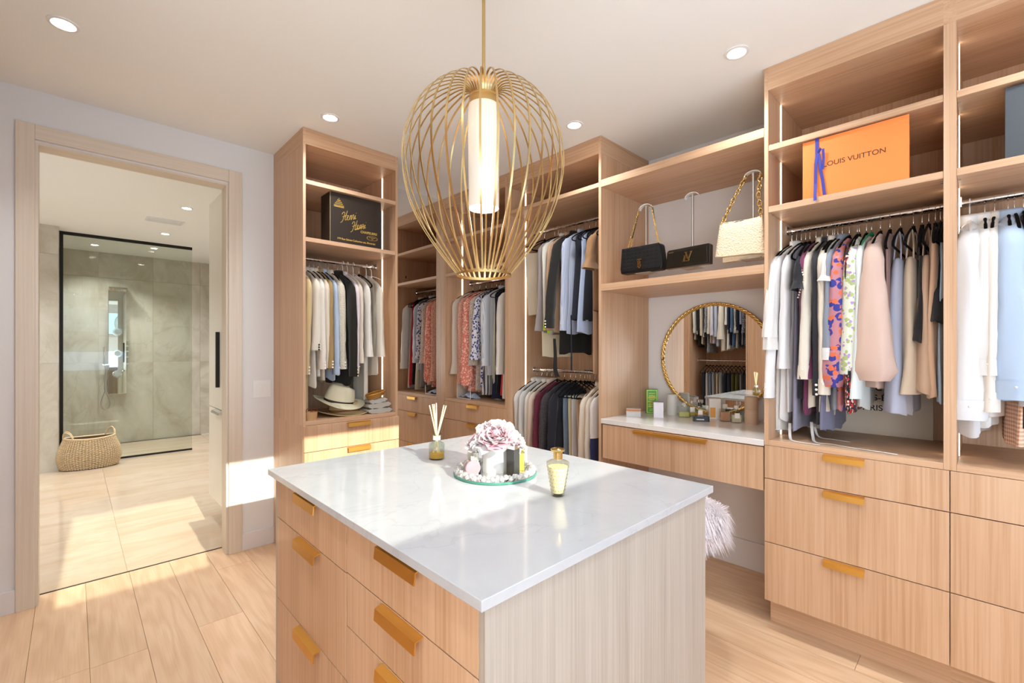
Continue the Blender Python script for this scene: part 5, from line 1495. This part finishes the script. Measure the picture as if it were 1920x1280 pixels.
def sleeve(sgn, x0, z0, L, q, w0, w1, t0, t1, drift, out, puff=0, flare=0, n=16, nv=16, open_end=True):
    p1, p2 = q.uniform(0, 6), q.uniform(0, 6)
    bend = q.uniform(.35, .7); amt = q.uniform(-.5, 1)*.018
    m = MB(True)
    def f(u, v):
        s = v
        z = z0-s*L
        cx = sgn*(x0+out*math.sin(s*PI*.5)+amt*math.sin(min(1, s/bend)*PI*.5)*s)
        cy = drift*s
        rx = w0*(1-s)+w1*s; ry = t0*(1-s)+t1*s
        if puff: k = 1+puff*(1.0*min(s, .9)-.75*max(0, (s-.93)/.07)**1.5); rx *= .6+.4*k; ry *= k
        if flare and s > .8: rx *= 1+flare*(s-.8)*5; ry *= 1+flare*.5*(s-.8)*5
        a = 2*PI*u
        r = 1+min(1, s*4)*(.10*math.sin(4*a+p1+s*4)+.07*math.sin(7*a+p2-s*5)+.07*math.sin(s*22+p1+2*a)*(.5+.5*math.sin(9*s+p2)))
        # shoulder cap: lean the first rings inward over the hanger
        k0 = max(0, 1-s*L/.07)
        x = cx+math.cos(a)*rx*r-sgn*k0*k0*.045
        zz = z-(0 if k0 <= 0 else -k0*.012)+k0*math.cos(a)*sgn*-.02
        return (x, cy+math.sin(a)*ry*r*(1-.35*k0), zz)
    m.grid(f, n, nv, True)
    m.add([f(i/n, 0) for i in range(n)], [tuple(range(n))])
    return m, f

def make_garment(row, idx):
    bay, p, kind, L, SL, col, T, pat, col2, puff, hang, yaw, fl, label = row
    q = random.Random(1000+idx)
    ax = {'tow': ((p, 3.18, 1.955), R90), 'b1': ((2.70, p, 1.955), 0), 'b2u': ((2.70, p, 2.28), 0), 'b2l': ((2.70, p, 1.18), 0), 'b3': ((2.70, p, 1.96), 0), 'b4': ((2.70, p, 1.96), 0), 'ou': ((-.70, p, 2.28), PI), 'ol': ((-.70, p, 1.18), PI)}[bay]
    loc, rz = ax
    rz += yaw+q.uniform(-.05, .05)
    hk, hb = hanger_data(hang)
    tn = {'black': 'black velvet hanger', 'white': 'white plastic hanger', 'green': 'bright green hanger', 'brown': 'dark brown hanger'}[hang]
    h = thing('hanger', tn+' holding the '+label, 'hanger', loc, rz, {'tow': 'hangers in the tall wardrobe', 'b1': 'hangers on the floral bay rail', 'b2u': 'hangers on the upper rail', 'b2l': 'hangers on the lower rail', 'b3': 'hangers on the orange box bay rail', 'b4': 'hangers in the right edge bay', 'ou': 'hangers on the reflected upper rail', 'ol': 'hangers on the reflected lower rail'}[bay])
    link('hook', hk, h); link('hanger_body', hb, h)
    nm = {'shirt': 'shirt', 'blouse': 'blouse', 'jacket': 'jacket', 'coat': 'coat', 'dress': 'sleeveless_top', 'tee': 'short_sleeved_top', 'knit': 'cardigan', 'cami': 'camisole', 'trousers': 'trousers'}[kind]
    t = thing(nm, label, nm.replace('_', ' ') if kind != 'dress' else 'top', loc, rz)
    if kind == 'tee': t['category'] = 'top'
    F = fabric(col, pat if pat not in ('pearl', 'cuff') else None, col2 if pat not in ('pearl', 'cuff') else None)
    C2 = fabric(col2) if pat == 'cuff' else F
    if bay in ('b3', 'b4'): T *= 1.25
    wide = 'wide cuffs' in label or 'eyelet' in label or 'third on the rail' in label
    heavy = kind in ('jacket', 'coat', 'knit')
    if kind in ('shirt', 'blouse', 'jacket', 'coat', 'knit', 'tee'):
        hw = .185 if kind != 'tee' else .19
        rows = [(-.088, .055, .012, 0), (-.098, .085, .016, 0), (-.118, .135, max(.014, T*.7), 0), (-.142, .175, max(.014, T*.8), 0), (-.175, hw, T*.9, 0), (-.26, hw*.97, T, 0), (-.26-(L-.26)*.35, hw*.96, T*1.05, 0), (-.26-(L-.26)*.7, hw*1.0*fl, T*1.1, 0), (-L+.006, hw*1.04*fl, T*1.12, 0), (-L, hw*1.03*fl, T*1.0, 0)]
        cloth_body(rows, q, folds=.5 if heavy else 1.0).build('body', F, t, smooth=True)
        for s_ in (-1, 1):
            if kind == 'tee':
                m, f = sleeve(s_, .185, -.150, max(.1, SL-.15), q, .045, .062, max(.014, T*.9), max(.02, T*1.3), q.uniform(-.008, .008), .035, flare=.5)
                o = m.build('sleeve', F, t, smooth=True)
            else:
                w0, w1 = (.052, .042) if heavy else (.050, .038)
                m, f = sleeve(s_, .200 if s_ < 0 else .185, -.150, max(.15, SL-.148)*(1 if s_ < 0 else q.uniform(.93, 1.0)), q, w0, w1 if kind != 'blouse' else .044, max(.017, T*1.05), max(.016, T*(1.15 if kind != 'blouse' else 1.35)), q.uniform(-.016, .016), (.075 if wide else q.uniform(.0, .02)), puff=puff, flare=.35 if (kind == 'blouse' and not puff) else 0)
                o = m.build('sleeve', F, t, smooth=True)
                if kind in ('shirt', 'jacket', 'coat') and s_ < 0 or pat == 'cuff':
                    cm = MB(True)
                    def cf(u, v, f=f):
                        b0 = Vector(f(u, .90+.10*v)); c0 = Vector((0, 0, 0))
                        for k in range(8): c0 += Vector(f(k/8, .90+.10*v))/8
                        return c0+(b0-c0)*1.07+Vector((0, 0, -.004*v))
                    cm.grid(cf, 16, 4, True)
                    cm.build('cuff', C2, o, smooth=True)
                    if heavy or kind == 'shirt':
                        bmx = MB(True); bc = GOLD if (kind == 'jacket' and 'gold' in label) else (BLACK if 'black cuff' in label else LBLW)
                        for k in range(3 if heavy else 1):
                            w_ = cf(.5, .3+.3*k); bmx.ball((w_.x-.002, w_.y-.004, w_.z), .006 if heavy else .004, 8, 5)
                        bmx.build('button', bc, o, kind='stuff')
        if kind in ('shirt', 'jacket', 'coat'):
            m = MB(True)
            def cf(u, v):
                a = 2*PI*u; r = .058+.006*v+(.012*v if heavy else .004*v)
                z = -.092+.036*math.sin(PI*min(1, v*1.6)/2)-.034*max(0, v-.55)*2.2*(1.1-.3*math.cos(a)) - .03*(math.cos(a)**2)*v*.4
                return (math.cos(a)*r, math.sin(a)*max(.016, T*.8)*(1+.5*v), z)
            m.grid(cf, 20, 7, True)
            m.build('collar', F, t, smooth=True)
        if pat == 'pearl':
            m = MB(True)
            for k in range(16):
                u = .5; v = k/15
                m.ball((-.235-.02*math.sin(v*3), -.03+.06*abs(v-.5), -.20-.17*v), .0045, 6, 4)
            m.build('pearl_edge', plain('pearl', '#efe8da', .2), t, kind='stuff')
    elif kind == 'dress':
        rows = [(-.095, .06, .010, 0), (-.108, .10, .012, 0), (-.135, .15, T*.8, 0), (-.18, .165, T*.9, 0), (-.26, .160, T, 0), (-.4, .168, T*1.05, 0), (-.26-(L-.26)*.7, .185, T*1.2, 0), (-L+.006, .20, T*1.3, 0), (-L, .198, T*1.2, 0)]
        cloth_body(rows, q).build('body', F, t, smooth=True)
        st = MB(True)
        st.tube([(.062*math.cos(a), max(.011, T*.6)*math.sin(a), -.096-.01*abs(math.cos(a))) for a in [2*PI*i/20 for i in range(20)]], .003, 5, closed=True)
        st.build('neckline', F, t, smooth=True)
    elif kind == 'cami':
        rows = [(-.215, .10, .012, 0), (-.225, .112, T*.6, 0), (-.27, .13, T*.8, 0), (-.36, .145, T*.9, 0), (-.26-(L-.26)*.5, .165, T*1.1, 0), (-.26-(L-.26)*.8, .185, T*1.35, 0), (-L+.006, .20, T*1.5, 0), (-L, .198, T*1.4, 0)]
        cloth_body(rows, q, 1.3).build('body', F, t, smooth=True)
        for s_ in (-1, 1):
            m = MB(True)
            m.tube([(s_*.088, -.012, -.222), (s_*.07, -.010, -.16), (s_*.05, -.004, -.098), (s_*.045, .0, -.084), (s_*.05, .004, -.098), (s_*.07, .010, -.16), (s_*.088, .012, -.222)], .0045 if 'halter' not in label else .012, 6, ry=.003)
            m.build('strap', F, t, smooth=True)
    elif kind == 'trousers':
        hw = .15
        rows = [(-.172, hw*.99, .007, 0), (-.176, hw, .011, 0), (-.20, hw, T*.8, 0), (-.3, hw*.96, T*.95, -.005), (-.5 if L > .55 else -.4, hw*.86, T*1.05, -.01), (-L+.004, hw*.80, T*1.15, -.01), (-L, hw*.79, T*1.0, -.01)]
        cloth_body(rows, q, .8, hem=.006).build('leg_fold', F, t, smooth=True)
        rows = [(r[0], r[1]*.92, r[2]*.75, r[3]+.022) for r in rows[:-2]]+[(-L*.955, hw*.74, T*.9, .016), (-L*.965, hw*.73, T*.8, .016)]
        cloth_body(rows, q, .8, hem=.006).build('leg_fold', F, t, smooth=True)
    return t

for i, row in enumerate(ROWS):
    make_garment(row, i)
# a few bare hangers
for i, (bay, p, lab) in enumerate((('b2u', 2.44, 'bare black hanger beside the left oak panel on the upper rail'), ('b2u', 2.335, 'bare black hanger showing its bottom bar on the upper rail'), ('b2l', 2.02, 'bare black hanger tilted above trousers on the lower rail'), ('tow', 1.60, 'white clip hanger poking out at the end of the tall wardrobe rail'))):
    hk, hb = hanger_data('white' if bay == 'tow' else 'black')
    loc = {'b2u': (2.70, p, 2.28), 'b2l': (2.70, p, 1.18), 'tow': (p, 3.18, 1.955)}[bay]
    h = thing('hanger', lab, 'hanger', loc, (R90+.5 if bay == 'tow' else .18))
    link('hook', hk, h); link('hanger_body', hb, h)

def cloth_tie(label, pts, col, w_=.011):
    P = smoothpath(pts, 4); m = MB(); vs = []
    for i, p in enumerate(P):
        k = w_*(.5+.5*i/len(P))
        vs += [p+Vector((-.002, -k, 0)), p+Vector((-.002, k, 0)), p+Vector((.002, k, 0)), p+Vector((.002, -k, 0))]
    m.add(vs, [(4*i+a, 4*i+(a+1) % 4, 4*i+4+(a+1) % 4, 4*i+4+a) for i in range(len(P)-1) for a in range(4)])
    m.build('sash', fabric(col), label=label, cat='sash')
cloth_tie('long black wrap tie hanging down before the lower rail', [(2.47, 2.14, 1.42), (2.468, 2.13, 1.30), (2.462, 2.125, 1.20), (2.46, 2.10, 1.15)], '#232325', .022)
cloth_tie('thin navy waist tie dangling in the middle of the upper clothes', [(2.47, 1.99, 1.58), (2.468, 1.985, 1.40), (2.466, 1.982, 1.20)], '#26272f', .006)
